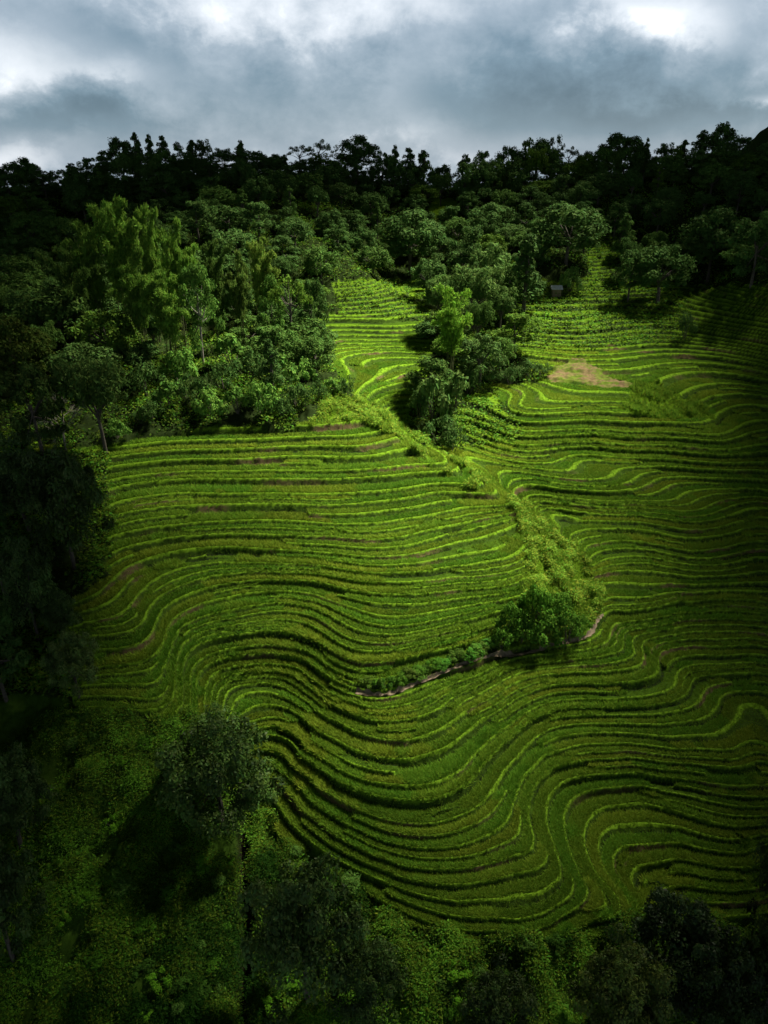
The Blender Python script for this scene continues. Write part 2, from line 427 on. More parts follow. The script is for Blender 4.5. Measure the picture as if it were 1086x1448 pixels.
def leaf_mat(name, col, var=0.35, hue=0.03, trans=0.35, rough=0.8, objcol=False, spec=0.02, plot=None):
    m, nt, N, L = nodes(name)
    out = N.new("ShaderNodeOutputMaterial")
    at = N.new("ShaderNodeAttribute"); at.attribute_name = "v"
    hsv = N.new("ShaderNodeHueSaturation")
    hsv.inputs["Color"].default_value = (*col, 1)
    mr = N.new("ShaderNodeMapRange"); mr.inputs[3].default_value = 1 - var; mr.inputs[4].default_value = 1 + var
    L.new(at.outputs["Fac"], mr.inputs[0]); L.new(mr.outputs[0], hsv.inputs["Value"])
    mr2 = N.new("ShaderNodeMapRange"); mr2.inputs[3].default_value = 0.5 + hue; mr2.inputs[4].default_value = 0.5 - hue
    ml = N.new("ShaderNodeMath"); ml.operation = 'MULTIPLY'; ml.inputs[1].default_value = 7.31
    fr = N.new("ShaderNodeMath"); fr.operation = 'FRACT'
    L.new(at.outputs["Fac"], ml.inputs[0]); L.new(ml.outputs[0], fr.inputs[0]); L.new(fr.outputs[0], mr2.inputs[0]); L.new(mr2.outputs[0], hsv.inputs["Hue"])
    c = hsv.outputs[0]
    if plot:                                    # every plot at its own stage of growth
        a2 = N.new("ShaderNodeAttribute"); a2.attribute_name = "plot"
        pm = N.new("ShaderNodeMix"); pm.data_type = 'RGBA'
        pm.inputs[6].default_value = (*plot[0], 1); pm.inputs[7].default_value = (*plot[1], 1)
        L.new(a2.outputs["Fac"], pm.inputs[0]); L.new(pm.outputs[2], hsv.inputs["Color"])
    if objcol:
        oi = N.new("ShaderNodeObjectInfo")
        mx = N.new("ShaderNodeMix"); mx.data_type = 'RGBA'; mx.blend_type = 'MULTIPLY'; mx.inputs[0].default_value = 1
        L.new(c, mx.inputs[6]); L.new(oi.outputs["Color"], mx.inputs[7])
        c = mx.outputs[2]
    p = N.new("ShaderNodeBsdfPrincipled")
    p.inputs["Roughness"].default_value = rough
    p.inputs["Specular IOR Level"].default_value = spec
    L.new(c, p.inputs["Base Color"])
    t = N.new("ShaderNodeBsdfTranslucent")
    L.new(c, t.inputs["Color"])
    mix = N.new("ShaderNodeMixShader"); mix.inputs[0].default_value = trans
    L.new(p.outputs[0], mix.inputs[1]); L.new(t.outputs[0], mix.inputs[2]); L.new(mix.outputs[0], out.inputs[0])
    return m


def plain_mat(name, col, rough=0.85, noise=6.0, amt=0.35, objcol=False, col2=None, bump=0.3):
    m, nt, N, L = nodes(name)
    out = N.new("ShaderNodeOutputMaterial")
    p = N.new("ShaderNodeBsdfPrincipled"); p.inputs["Roughness"].default_value = rough; p.inputs["Specular IOR Level"].default_value = 0.2
    tc = N.new("ShaderNodeTexCoord")
    nz = N.new("ShaderNodeTexNoise"); nz.inputs["Scale"].default_value = noise; nz.inputs["Detail"].default_value = 6
    L.new(tc.outputs["Object"], nz.inputs["Vector"])
    cr = N.new("ShaderNodeValToRGB")
    c2 = col2 or tuple(c * (1 - amt) for c in col)
    cr.color_ramp.elements[0].color = (*c2, 1); cr.color_ramp.elements[0].position = .35
    cr.color_ramp.elements[1].color = (*col, 1); cr.color_ramp.elements[1].position = .65
    L.new(nz.outputs[0], cr.inputs[0]); L.new(cr.outputs[0], p.inputs["Base Color"])
    bp = N.new("ShaderNodeBump"); bp.inputs["Strength"].default_value = bump; bp.inputs["Distance"].default_value = .05
    L.new(nz.outputs[0], bp.inputs["Height"]); L.new(bp.outputs[0], p.inputs["Normal"])
    L.new(p.outputs[0], out.inputs[0])
    return m


def terrain_mat():
    m, nt, N, L = nodes("terrain")
    out = N.new("ShaderNodeOutputMaterial")
    at = N.new("ShaderNodeAttribute"); at.attribute_name = "col"
    tc = N.new("ShaderNodeTexCoord")
    nz = N.new("ShaderNodeTexNoise"); nz.inputs["Scale"].default_value = 1.6; nz.inputs["Detail"].default_value = 8; nz.inputs["Roughness"].default_value = .7
    L.new(tc.outputs["Object"], nz.inputs["Vector"])
    mr = N.new("ShaderNodeMapRange"); mr.inputs[1].default_value = .3; mr.inputs[2].default_value = .7; mr.inputs[3].default_value = .55; mr.inputs[4].default_value = 1.4
    L.new(nz.outputs[0], mr.inputs[0])
    mx = N.new("ShaderNodeVectorMath"); mx.operation = 'SCALE'
    L.new(at.outputs["Color"], mx.inputs[0]); L.new(mr.outputs[0], mx.inputs["Scale"])
    p = N.new("ShaderNodeBsdfPrincipled"); p.inputs["Roughness"].default_value = 1; p.inputs["Specular IOR Level"].default_value = 0
    L.new(mx.outputs[0], p.inputs["Base Color"])
    bp = N.new("ShaderNodeBump"); bp.inputs["Strength"].default_value = .5; bp.inputs["Distance"].default_value = .15
    L.new(nz.outputs[0], bp.inputs["Height"]); L.new(bp.outputs[0], p.inputs["Normal"])
    L.new(p.outputs[0], out.inputs[0])
    return m


M_TER = terrain_mat()
M_RICE = leaf_mat("rice_leaf", (0.155, 0.238, 0.020), var=.35, hue=.02, trans=.35, plot=((.110, .235, .018), (.190, .255, .022)))
M_GRASS = leaf_mat("grass_blade", (0.135, 0.230, 0.020), var=.35, hue=.025, trans=.4)
M_WEED = leaf_mat("weed_leaf", (0.080, 0.160, 0.012), var=.7, hue=.04, trans=.3, rough=.7, spec=.05)
M_CROWN = leaf_mat("crown_leaf", (0.062, 0.112, 0.026), var=.45, hue=.025, trans=.25, objcol=True)
M_NEARLEAF = leaf_mat("near_leaf", (0.064, 0.104, 0.024), var=.6, hue=.03, trans=.18, rough=.5, objcol=True, spec=.14)
M_BAMBOO = leaf_mat("bamboo_leaf", (0.070, 0.115, 0.022), var=.4, hue=.025, trans=.35, objcol=True)
M_BARK = plain_mat("bark", (0.10, 0.085, 0.065), noise=4, amt=.5)
M_PALEBARK = plain_mat("pale_bark", (0.30, 0.27, 0.22), noise=4, amt=.4)
M_CULM = plain_mat("bamboo_culm", (0.09, 0.11, 0.035), noise=3, amt=.4)
M_PATH = plain_mat("trodden_earth", (0.20, 0.155, 0.095), noise=2.5, amt=.45)
M_SHADE_CLOUD = leaf_mat("shade_cloud_vapour", (.78, .80, .83), var=.05, hue=0, trans=SHADE_CLOUD_THIN, rough=1, spec=0)


# ------------------------------------------------------------------ terrain mesh
def build_terrain():
    az = np.linspace(-0.94, 0.94, 900)
    ld = np.concatenate([np.linspace(math.log(13), math.log(345), 1750), np.linspace(math.log(345), math.log(6000), 90)[1:]])
    A, Lg = np.meshgrid(az, ld)
    D = np.exp(Lg)
    x, y = (D * np.sin(A)).ravel(), (D * np.cos(A)).ravel()
    z, kind, f, base, ditch, sp = terrain(x, y)
    col = np.zeros((len(x), 4)); col[:, 3] = 1
    tone = n_tone(x, y)
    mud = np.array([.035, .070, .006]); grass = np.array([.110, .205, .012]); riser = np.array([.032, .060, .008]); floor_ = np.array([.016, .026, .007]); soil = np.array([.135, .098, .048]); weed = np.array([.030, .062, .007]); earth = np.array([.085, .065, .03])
    foot = (f > .66) & (f < .80) & (terrain.wid < 4.2)  # wet mud strip, darkened to add the shade line below each riser
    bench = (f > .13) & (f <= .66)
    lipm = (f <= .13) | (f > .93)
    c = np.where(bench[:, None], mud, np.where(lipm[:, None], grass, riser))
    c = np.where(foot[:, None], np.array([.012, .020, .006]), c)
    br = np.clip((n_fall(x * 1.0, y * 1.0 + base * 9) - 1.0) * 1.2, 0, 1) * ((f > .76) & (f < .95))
    c = c * (1 - br[:, None]) + earth * br[:, None]
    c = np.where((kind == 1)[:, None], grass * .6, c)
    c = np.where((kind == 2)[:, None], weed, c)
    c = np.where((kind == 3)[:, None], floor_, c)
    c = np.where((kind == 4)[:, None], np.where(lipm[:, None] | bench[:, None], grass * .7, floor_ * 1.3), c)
    sg = np.clip(.35 + .35 * n_bump(x, y) + .3 * n_bump2(y, x) + rng.normal(0, .25, len(x)) + .35 * (f > .75), 0, 1)[:, None] * .8
    c = np.where((kind == 5)[:, None], soil * (1 - sg) + grass * .6 * sg, c)
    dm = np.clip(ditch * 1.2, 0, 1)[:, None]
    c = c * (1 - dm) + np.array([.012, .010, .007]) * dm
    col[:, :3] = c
    R, Cn = A.shape
    idx = np.arange(R * Cn).reshape(R, Cn)
    faces = np.stack([idx[:-1, :-1], idx[:-1, 1:], idx[1:, 1:], idx[1:, :-1]], -1).reshape(-1, 4)
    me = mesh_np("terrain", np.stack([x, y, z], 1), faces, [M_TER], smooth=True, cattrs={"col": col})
    return link("terrain", me, kind="structure")


build_terrain()


# ------------------------------------------------------------------ scattered growth (uncountable)
def sample(n, amax, d0, d1, seed):
    r = np.random.default_rng(seed)
    a = r.uniform(-amax, amax, n)
    d = np.exp(r.uniform(math.log(d0), math.log(d1), n))
    return d * np.sin(a), d * np.cos(a), d, r


def blades(x, y, z, h, w, lean, r, nb, tone):
    """nb narrow two-sided blades at every point"""
    n = len(x)
    V = np.empty((n, nb, 3, 3)); 
    for b in range(nb):
        th = r.uniform(0, 2 * PI, n)
        ln = lean * r.uniform(.3, 1.3, n) * h
        hh = h * r.uniform(.65, 1.1, n)
        ox, oy = r.normal(0, .35, n) * lean * h, r.normal(0, .35, n) * lean * h
        px, py = -np.sin(th) * w, np.cos(th) * w
        V[:, b, 0] = np.stack([x + ox - px, y + oy - py, z - .03], 1)
        V[:, b, 1] = np.stack([x + ox + px, y + oy + py, z - .03], 1)
        V[:, b, 2] = np.stack([x + ox + np.cos(th) * ln, y + oy + np.sin(th) * ln, z + hh], 1)
    verts = V.reshape(-1, 3)
    faces = np.arange(len(verts)).reshape(-1, 3)
    tv = np.repeat(np.clip(tone, 0, 1), nb * 3)
    return verts, faces, tv


def leaves(x, y, z, size, r, nl, spread, up, tone, aspect=.45, height=None):
    """nl small rhombic leaves in a clump round every point"""
    n = len(x)
    m = n * nl
    s = np.repeat(size, nl) * r.uniform(.6, 1.3, m)
    spd = np.repeat(spread, nl)
    hh = np.repeat(height if height is not None else spread, nl)
    th, rr = r.uniform(0, 2 * PI, m), np.sqrt(r.uniform(0, 1, m))
    cx = np.repeat(x, nl) + np.cos(th) * rr * spd
    cy = np.repeat(y, nl) + np.sin(th) * rr * spd
    cz = np.repeat(z, nl) + hh * np.sqrt(np.maximum(0, 1 - rr ** 2)) * r.uniform(.3, 1, m)
    C = np.stack([cx, cy, cz], 1)
    d = np.stack([np.cos(th) + r.normal(0, .5, m), np.sin(th) + r.normal(0, .5, m), r.normal(-.1, .5, m)], 1)
    d /= np.linalg.norm(d, axis=1)[:, None]
    nrm = r.normal(0, .5, (m, 3)); nrm[:, 2] += up
    sd = np.cross(d, nrm); sd /= np.linalg.norm(sd, axis=1)[:, None] + 1e-9
    V = np.stack([C, C + d * (s * .5)[:, None] + sd * (s * aspect * .5)[:, None], C + d * s[:, None], C + d * (s * .5)[:, None] - sd * (s * aspect * .5)[:, None]], 1)
    verts = V.reshape(-1, 3)
    return verts, np.arange(len(verts)).reshape(-1, 4), np.repeat(np.clip(np.repeat(tone, nl) + r.normal(0, .12, m), 0, 1), 4)


def plot_of(x, y, d, base):
    az = np.arctan2(x, y)
    hb = np.sin(base * 127.1) * 43758.5453; hb -= np.floor(hb)
    q = az * d / (9 + 9 * hb) + hb * 17 + .25 * n_warp2(x, y)
    e = .012
    l_ = np.log(d)
    gr = np.abs(evalT(az, l_ + e) - evalT(az, l_ - e)); ga_ = np.abs(evalT(az + e, l_) - evalT(az - e, l_))
    k = np.floor(q); fr = q - k
    h = np.sin(k * 269.5 + base * 183.3) * 43758.5453; h -= np.floor(h)
    cross = (np.minimum(fr, 1 - fr) * (9 + 9 * hb) < .28) & (gr > 1.3 * ga_) & (h < .6)
    return h, cross


def bench_hash(base, x, y, k=1.0):
    h = np.sin(base * 12.9898 * k + np.floor((n_split(x, y) + 3) * 1.2) * 78.233) * 43758.5453
    return h - np.floor(h)


PATH_PX = [(500, 977), (523, 981), (546, 981), (566, 975), (586, 966), (610, 957), (632, 949), (660, 938), (688, 928), (712, 923), (736, 923), (756, 918), (776, 912), (800, 908), (819, 904), (832, 898), (839, 891), (843, 882), (847, 873), (853, 870)]
PATH_XY = np.array([ground_px(u, v)[:2] for u, v in PATH_PX])


def path_dist(x, y):
    dm = np.full(x.shape, 1e9)
    near = (x > PATH_XY[:, 0].min() - 3) & (x < PATH_XY[:, 0].max() + 3) & (y > PATH_XY[:, 1].min() - 3) & (y < PATH_XY[:, 1].max() + 3)
    xs, ys = x[near], y[near]
    o = np.full(xs.shape, 1e9)
    for (ax, ay), (bx, by) in zip(PATH_XY[:-1], PATH_XY[1:]):
        t = np.clip(((xs - ax) * (bx - ax) + (ys - ay) * (by - ay)) / ((bx - ax) ** 2 + (by - ay) ** 2), 0, 1)
        o = np.minimum(o, np.hypot(xs - ax - t * (bx - ax), ys - ay - t * (by - ay)))
    dm[near] = o
    return dm


def build_rice():
    x, y, d, r = sample(1100000, .72, 36, 176, 21)
    z, kind, f, base, ditch, sp = terrain(x, y)
    ph, cross = plot_of(x, y, d, base)
    bare = (ph < .045) | cross
    ok = (kind == 0) & (f > .15) & (f < .68) & ~bare & (path_dist(x, y) > .75)
    x, y, d, z, f, base = x[ok], y[ok], d[ok], z[ok], f[ok], base[ok]
    sp = sp[ok]; ph = ph[ok]
    h = (.72 + .5 * ph) * np.where(sp, .30, .44) * r.uniform(.8, 1.15, len(x))
    tone = .3 + .45 * ph + .1 * n_tone(x, y) + r.normal(0, .12, len(x))
    v, fc, tv = blades(x, y, z, h, .030 + .00042 * d, 1.0, r, 3, tone)
    pv = np.repeat(np.clip((ph * 7.13) % 1.0 * .9 + .15 * n_tone(x, y), 0, 1), 9)
    me = mesh_np("rice", v, fc, [M_RICE], attrs={"v": tv, "plot": pv})
    link("rice", me, kind="stuff", label="rows of olive green rice standing on the curved terrace benches", category="rice")


def build_grass():
    x, y, d, r = sample(900000, .72, 34, 230, 22)
    z, kind, f, base, ditch, sp = terrain(x, y)
    edge = (kind == 0) & ((f < .13) | (f > .78) | ((f > .66) & (terrain.wid > 4.2)) | (plot_of(x, y, d, base)[0] < .045) | plot_of(x, y, d, base)[1])
    wild = (kind == 1)
    edge &= path_dist(x, y) > .22 + .12 * n_bump2(x, y)
    ok = (edge & (r.uniform(0, 1, len(x)) < np.where(f < .2, .8, .35))) | wild
    x, y, d, z, f, wild = x[ok], y[ok], d[ok], z[ok], f[ok], wild[ok]
    h = np.where(wild, r.uniform(.25, .8, len(x)) * (0.7 + .5 * np.clip(n_bump(x, y), -1, 1.5)), np.where(f < .2, .06, .12) * r.uniform(.6, 1.4, len(x)))
    tone = .5 + .17 * n_tone(x, y) + .12 * n_bump(x, y) + r.normal(0, .12, len(x)) + wild * .1
    v, fc, tv = blades(x, y, z, np.maximum(h, .06), .025 + .0004 * d, .7, r, 3, tone)
    me = mesh_np("grass", v, fc, [M_GRASS], attrs={"v": tv})
    link("grass", me, kind="stuff", label="bright green grass on the terrace banks and the steep ridge flank", category="grass")


def build_weeds():
    x, y, d, r = sample(330000, .93, 24, 70, 23)
    z, kind, f, base, ditch, sp = terrain(x, y)
    cl = n_bump(x, y) + .7 * n_j(x, y)
    ok = (kind == 2) & (ditch < .72) & (cl + r.normal(0, .5, len(x)) >-1.7)
    x, y, d, z, cl = x[ok], y[ok], d[ok], z[ok], cl[ok]
    tone = .42 + .2 * n_j(x, y) + .28 * n_warp2(x, y) * .7 + .2 * n_tone(x, y) + r.normal(0, .18, len(x))
    sz = r.uniform(.09, .24, len(x)) * np.where(r.uniform(0, 1, len(x)) < .15, 1.6, 1.0)
    hh = .15 + .14 * np.clip(cl + .6, 0, 2) + r.uniform(0, .35, len(x)) ** 1.5
    v, fc, tv = leaves(x, y, z, sz, r, 6, np.full(len(x), .42), .9, tone, aspect=.5, height=hh)
    me = mesh_np("weeds", v, fc, [M_WEED], attrs={"v": tv})
    link("weeds", me, kind="stuff", label="tangled green weeds and creepers covering the bank at lower left", category="weeds")


def build_undergrowth():
    x, y, d, r = sample(150000, .80, 40, 340, 24)
    z, kind, f, base, ditch, sp = terrain(x, y)
    cl = n_bump(x / 2, y / 2)
    ok = ((kind == 3) & (cl + r.normal(0, .6, len(x)) > -.6)) | ((kind == 4) & ((f < .2) | (f > .55)))
    x, y, d, z, cl, k4 = x[ok], y[ok], d[ok], z[ok], cl[ok], (kind == 4)[ok]
    tone = .4 + .2 * cl + r.normal(0, .15, len(x)) + k4 * .2
    sz = r.uniform(.25, .5, len(x)) + d * .0010
    hh = np.where(k4, .5, .5 + .7 * np.clip(cl + .4, 0, 2)) + r.uniform(0, .5, len(x))
    v, fc, tv = leaves(x, y, z, sz, r, 9, .5 + d * .003, .9, tone, aspect=.55, height=hh)
    me = mesh_np("undergrowth", v, fc, [M_WEED], attrs={"v": tv})
    link("undergrowth", me, kind="stuff", label="dense leafy undergrowth between the trees of the hillside", category="undergrowth")


def build_wild_plants():
    mw = leaf_mat("wild_plant_leaf", (.165, .250, .026), var=.75, hue=.05, trans=.35)
    x, y, d, r = sample(240000, .50, 60, 140, 26)
    z, kind, f, base, ditch, sp = terrain(x, y)
    cl = n_j(x * 1.5, y * 1.5) + .6 * n_bump(x, y)
    ok = (kind == 1) & (cl + r.normal(0, .4, len(x)) > -.1)
    x, y, d, z, cl = x[ok], y[ok], d[ok], z[ok], cl[ok]
    v, fc, tv = leaves(x, y, z + .1, r.uniform(.2, .42, len(x)), r, 7, np.full(len(x), .4), .8, .55 + .15 * cl + r.normal(0, .15, len(x)), aspect=.4, height=.3 + .4 * np.clip(cl, 0, 2))
    link("wild_plants", mesh_np("wild_plants", v, fc, [mw], attrs={"v": tv}), kind="stuff", label="bright leafy wild plants covering the steep flank of the spur", category="wild plants")


build_wild_plants()
build_rice(); build_grass(); build_weeds(); build_undergrowth()


# ------------------------------------------------------------------ light: one sun, a cloudy sky, an unseen cloud deck added to shape the sunlight
SUN_AZ, SUN_EL = math.radians(48), math.radians(53)
S = Vector((math.sin(SUN_AZ) * math.cos(SUN_EL), math.cos(SUN_AZ) * math.cos(SUN_EL), math.sin(SUN_EL)))
sl = bpy.data.lights.new("sun", 'SUN')
sl.energy = 5.0; sl.angle = math.radians(8.0); sl.color = (1.0, .95, .82)
so = bpy.data.objects.new("sun", sl); COL.objects.link(so)
so.rotation_euler = S.to_track_quat('Z', 'Y').to_euler(); so.location = (100, 120, 300)

SKY_BASE = (.62, .86, 1.12)


def build_world():
    w = bpy.data.worlds.new("World"); scene.world = w; w.use_nodes = True
    nt = w.node_tree; N, L = nt.nodes, nt.links
    N.clear()
    out = N.new("ShaderNodeOutputWorld"); bg = N.new("ShaderNodeBackground"); bg.inputs[1].default_value = 0.1
    L.new(bg.outputs[0], out.inputs[0])
    sky = N.new("ShaderNodeTexSky"); sky.sky_type = 'NISHITA'; sky.sun_disc = False
    sky.sun_elevation = SUN_EL; sky.sun_rotation = SUN_AZ
    geo = N.new("ShaderNodeTexCoord"); sep = N.new("ShaderNodeSeparateXYZ")
    L.new(geo.outputs["Generated"], sep.inputs[0])

    def M(op, a, b=None, c=None):
        n = N.new("ShaderNodeMath"); n.operation = op
        for i, q in enumerate((a, b, c)):
            if q is None: continue
            if isinstance(q, (int, float)): n.inputs[i].default_value = q
            else: L.new(q, n.inputs[i])
        return n.outputs[0]
    ay = M('MAXIMUM', M('ABSOLUTE', sep.outputs[1]), .05)
    px = M('DIVIDE', sep.outputs[0], ay)
    pz = M('DIVIDE', sep.outputs[2], ay)
    cmb = N.new("ShaderNodeCombineXYZ")
    L.new(px, cmb.inputs[0]); L.new(M('MULTIPLY', pz, 1.35), cmb.inputs[1])

    def noise(scale, det, rough, off=0, dist=0):
        n = N.new("ShaderNodeTexNoise"); n.inputs["Scale"].default_value = scale; n.inputs["Detail"].default_value = det; n.inputs["Roughness"].default_value = rough; n.inputs["Distortion"].default_value = dist
        v = N.new("ShaderNodeVectorMath"); v.operation = 'ADD'; v.inputs[1].default_value = (off, off * .7, off * 1.3)
        L.new(cmb.outputs[0], v.inputs[0]); L.new(v.outputs[0], n.inputs["Vector"])
        return n.outputs[0]
    n1 = noise(6.0, 9, .52, 3.1, .1); n2 = noise(14, 10, .62, 8.7, .15); n3 = noise(5, 4, .5, 15.2)
    wx = M('ADD', px, M('MULTIPLY', M('SUBTRACT', n2, .5), .13))
    wx = M('ADD', wx, M('MULTIPLY', M('SUBTRACT', n1, .5), .12))
    wz = M('ADD', pz, M('MULTIPLY', M('SUBTRACT', n1, .5), .10))
    wz = M('ADD', wz, M('MULTIPLY', M('SUBTRACT', n2, .5), .05))
    acc = M('MULTIPLY', M('SUBTRACT', n1, .5), .5)
    acc = M('ADD', acc, M('MULTIPLY', M('SUBTRACT', n2, .5), .44))
    # bright and dark masses of cloud: centre (picture position of the sky direction), half widths, brightness
    for u, v, su, sv, amp in CLOUDS:
        r = ray(u, v)
        cx, cz = r[0] / r[1], r[2] / r[1]
        ex = M('DIVIDE', M('SUBTRACT', wx, cx), su / F_PX)
        ez = M('DIVIDE', M('SUBTRACT', wz, cz), sv / F_PX)
        q = M('ADD', M('MULTIPLY', ex, ex), M('MULTIPLY', ez, ez))
        g = M('POWER', 2.718, M('MULTIPLY', q, -1.0))
        acc = M('ADD', acc, M('MULTIPLY', g, amp))
    n4 = noise(30, 8, .65, 21.7, .3)
    acc = M('MULTIPLY', M('ADD', acc, M('MULTIPLY', M('SUBTRACT', n4, .5), .08)), 1.2)
    val = M('ADD', acc, .45)
    cr = N.new("ShaderNodeValToRGB")
    el = cr.color_ramp.elements
    el[0].position = 0.0; el[0].color = (.036, .066, .094, 1)
    el[1].position = 1.0; el[1].color = (.80, .82, .86, 1)
    for p, c in ((.25, (.078, .122, .160)), (.5, (.175, .215, .255)), (.75, (.40, .425, .455))):
        e = el.new(p); e.color = (*c, 1)
    L.new(val, cr.inputs[0])
    sc = N.new("ShaderNodeVectorMath"); sc.operation = 'SCALE'; sc.inputs["Scale"].default_value = 6.3
    L.new(cr.outputs[0], sc.inputs[0])
    # same sky brightness ahead and behind, dark only below the horizon
    fr = N.new("ShaderNodeMapRange"); fr.inputs[1].default_value = -.2; fr.inputs[2].default_value = .75; fr.inputs[3].default_value = 1.0; fr.inputs[4].default_value = 1.0; fr.interpolation_type = 'SMOOTHSTEP'
    L.new(sep.outputs[1], fr.inputs[0])
    up = N.new("ShaderNodeMapRange"); up.inputs[1].default_value = -.12; up.inputs[2].default_value = -.02; up.inputs[3].default_value = .05; up.inputs[4].default_value = 1.0
    L.new(sep.outputs[2], up.inputs[0])
    sc2 = N.new("ShaderNodeVectorMath"); sc2.operation = 'SCALE'
    L.new(sc.outputs[0], sc2.inputs[0]); L.new(M('MULTIPLY', fr.outputs[0], up.outputs[0]), sc2.inputs["Scale"])
    mix = N.new("ShaderNodeMix"); mix.data_type = 'RGBA'; mix.inputs[0].default_value = .96
    L.new(sky.outputs[0], mix.inputs[6]); L.new(sc2.outputs[0], mix.inputs[7])
    L.new(mix.outputs[2], bg.inputs[0])


CLOUDS = [(540, 8, 190, 50, .20), (20, 90, 110, 45, .22), (150, 120, 60, 18, .18), (130, 40, 70, 35, -.10), (80, 172, 180, 26, -.20), (250, 85, 120, 40, -.08), (390, 120, 80, 35, -.10),
          (30, 212, 60, 14, .20), (555, 112, 40, 34, .08), (480, 170, 190, 24, .02), (610, 172, 60, 22, .14), (700, 120, 130, 60, -.16), (930, 24, 84, 32, .30), (1000, 70, 40, 26, .12), (790, 140, 180, 44, -.17),
          (1050, 110, 60, 40, -.14), (1075, 160, 40, 12, .34), (700, 215, 90, 20, .10), (930, 165, 110, 20, -.20), (250, 185, 160, 18, -.02), (300, -10, 160, 30, .06), (740, 20, 60, 40, -.06)]
build_world()

DECK_Z = CAM_Z + 230
LIT = [(100, 420), (300, 345), (480, 335), (620, 330), (740, 325), (820, 400), (935, 515), (870, 590), (830, 660), (845, 780), (850, 900), (800, 1030), (740, 1110), (620, 1130), (480, 1110), (350, 1085), (320, 1000), (400, 930), (425, 860), (425, 720), (395, 625), (330, 575), (120, 535)]  # outline of the sunlit pool that the deck's gap is shaped to


def build_shade_cloud_deck():  # unseen cloud layer, added to block the sun outside the lit pool
    hole = []
    for u, v in LIT:
        x, y, z = ground_px(u, v)
        k = (DECK_Z - z) / S.z
        hole.append((x + S.x * k, y + S.y * k))
    V, Fc = [], []
    import bmesh
    bm = bmesh.new(); bmesh.ops.create_icosphere(bm, subdivisions=3, radius=1.0)
    bv = np.array([v.co[:] for v in bm.verts]); bf = np.array([[v.index for v in f.verts] for f in bm.faces]); bm.free()
    r = np.random.default_rng(5)
    hx = np.array([h[0] for h in hole]); hy = np.array([h[1] for h in hole])
    off = 0
    for gx in np.arange(-560, 760, 34):
        for gy in np.arange(-320, 820, 34):
            x, y = gx + r.uniform(-9, 9), gy + r.uniform(-9, 9)
            R = r.uniform(30, 38)
            inside = bool(inpoly(hole, np.array([x]), np.array([y]))[0])
            # distance to the rim of the gap
            dm = 1e9
            for i in range(len(hole)):
                ax, ay = hole[i]; bx, by = hole[(i + 1) % len(hole)]
                t = max(0, min(1, ((x - ax) * (bx - ax) + (y - ay) * (by - ay)) / ((bx - ax) ** 2 + (by - ay) ** 2)))
                dm = min(dm, math.hypot(x - ax - t * (bx - ax), y - ay - t * (by - ay)))
            if inside:
                continue
            if dm < R:
                R = max(14, dm * .9)
            b = bv.copy()
            ph = r.uniform(0, 6, 3)
            b *= (1 + .12 * np.sin(4 * b[:, :1] + ph[0]) * np.sin(5 * b[:, 1:2] + ph[1]) + .06 * np.sin(11 * b[:, 2:3] + ph[2]))
            b = b * np.array([R, R, R * .45]) + np.array([x, y, DECK_Z + r.uniform(-6, 6)])
            V.append(b); Fc.append(bf + off); off += len(b)
    me = mesh_np("unseen_shade_cloud", np.concatenate(V), np.concatenate(Fc), [M_SHADE_CLOUD], smooth=True)
    link("unseen_shade_cloud", me, kind="structure")


build_shade_cloud_deck()
#TREES-BEGIN#
# ------------------------------------------------------------------ trees, bamboo and shrubs
def tube(path, radii, sides=6):
    V, Fc = [], []
    n = len(path)
    for i in range(n):
        p = np.array(path[i], float)
        t = np.array(path[min(i + 1, n - 1)], float) - np.array(path[max(i - 1, 0)], float)
        t /= np.linalg.norm(t) + 1e-9
        a = np.cross(t, [0.3, 0.9, 0.1]); a /= np.linalg.norm(a) + 1e-9
        b = np.cross(t, a)
        for k in range(sides):
            th = 2 * PI * k / sides
            V.append(p + radii[i] * (a * math.cos(th) + b * math.sin(th)))
    for i in range(n - 1):
        for k in range(sides):
            Fc.append((i * sides + k, i * sides + (k + 1) % sides, (i + 1) * sides + (k + 1) % sides, (i + 1) * sides + k))
    return np.array(V), np.array(Fc)


def join(parts):
    V, Fc, off = [], [], 0
    for v, f in parts:
        V.append(v); Fc.append(f + off); off += len(v)
    return np.concatenate(V), np.concatenate(Fc)


def crown_np(blobs, n_leaf, size, r, aspect=.5, droop=0.0, up=.5, zmin=-.45, inner=.7):
    """leaves laid over the outer shell of many small clumps"""
    VV, TT = [], []
    for (c, R, tone) in blobs:
        n = int(n_leaf * r.uniform(.8, 1.2))
        d = r.normal(0, 1, (n * 2, 3)); d /= np.linalg.norm(d, axis=1)[:, None]
        d = d[d[:, 2] > zmin][:n]; n = len(d)
        rad = R * r.uniform(inner, 1.08, n) * (1 + .18 * np.sin(5 * d[:, 0] + 7 * c[0]) * np.sin(6 * d[:, 1] + 5 * c[1]))
        C = np.array(c) + d * rad[:, None] * np.array([1, 1, .85])
        s = size * r.uniform(.6, 1.35, n)
        nrm = d + r.normal(0, .45, (n, 3)); nrm[:, 2] += up
        t = np.cross(nrm, r.normal(0, 1, (n, 3))); t[:, 2] -= droop * np.linalg.norm(t, axis=1); t /= np.linalg.norm(t, axis=1)[:, None] + 1e-9
        sd = np.cross(nrm, t); sd /= np.linalg.norm(sd, axis=1)[:, None] + 1e-9
        h, w = (s * .5)[:, None], (s * aspect * .5)[:, None]
        V = np.stack([C - t * h, C + sd * w, C + t * h, C - sd * w], 1)
        VV.append(V.reshape(-1, 3)); TT.append(np.repeat(np.clip(tone + r.normal(0, .16, n), 0, 1), 4))
    V = np.concatenate(VV)
    return V, np.arange(len(V)).reshape(-1, 4), np.concatenate(TT)


PROTO = {}


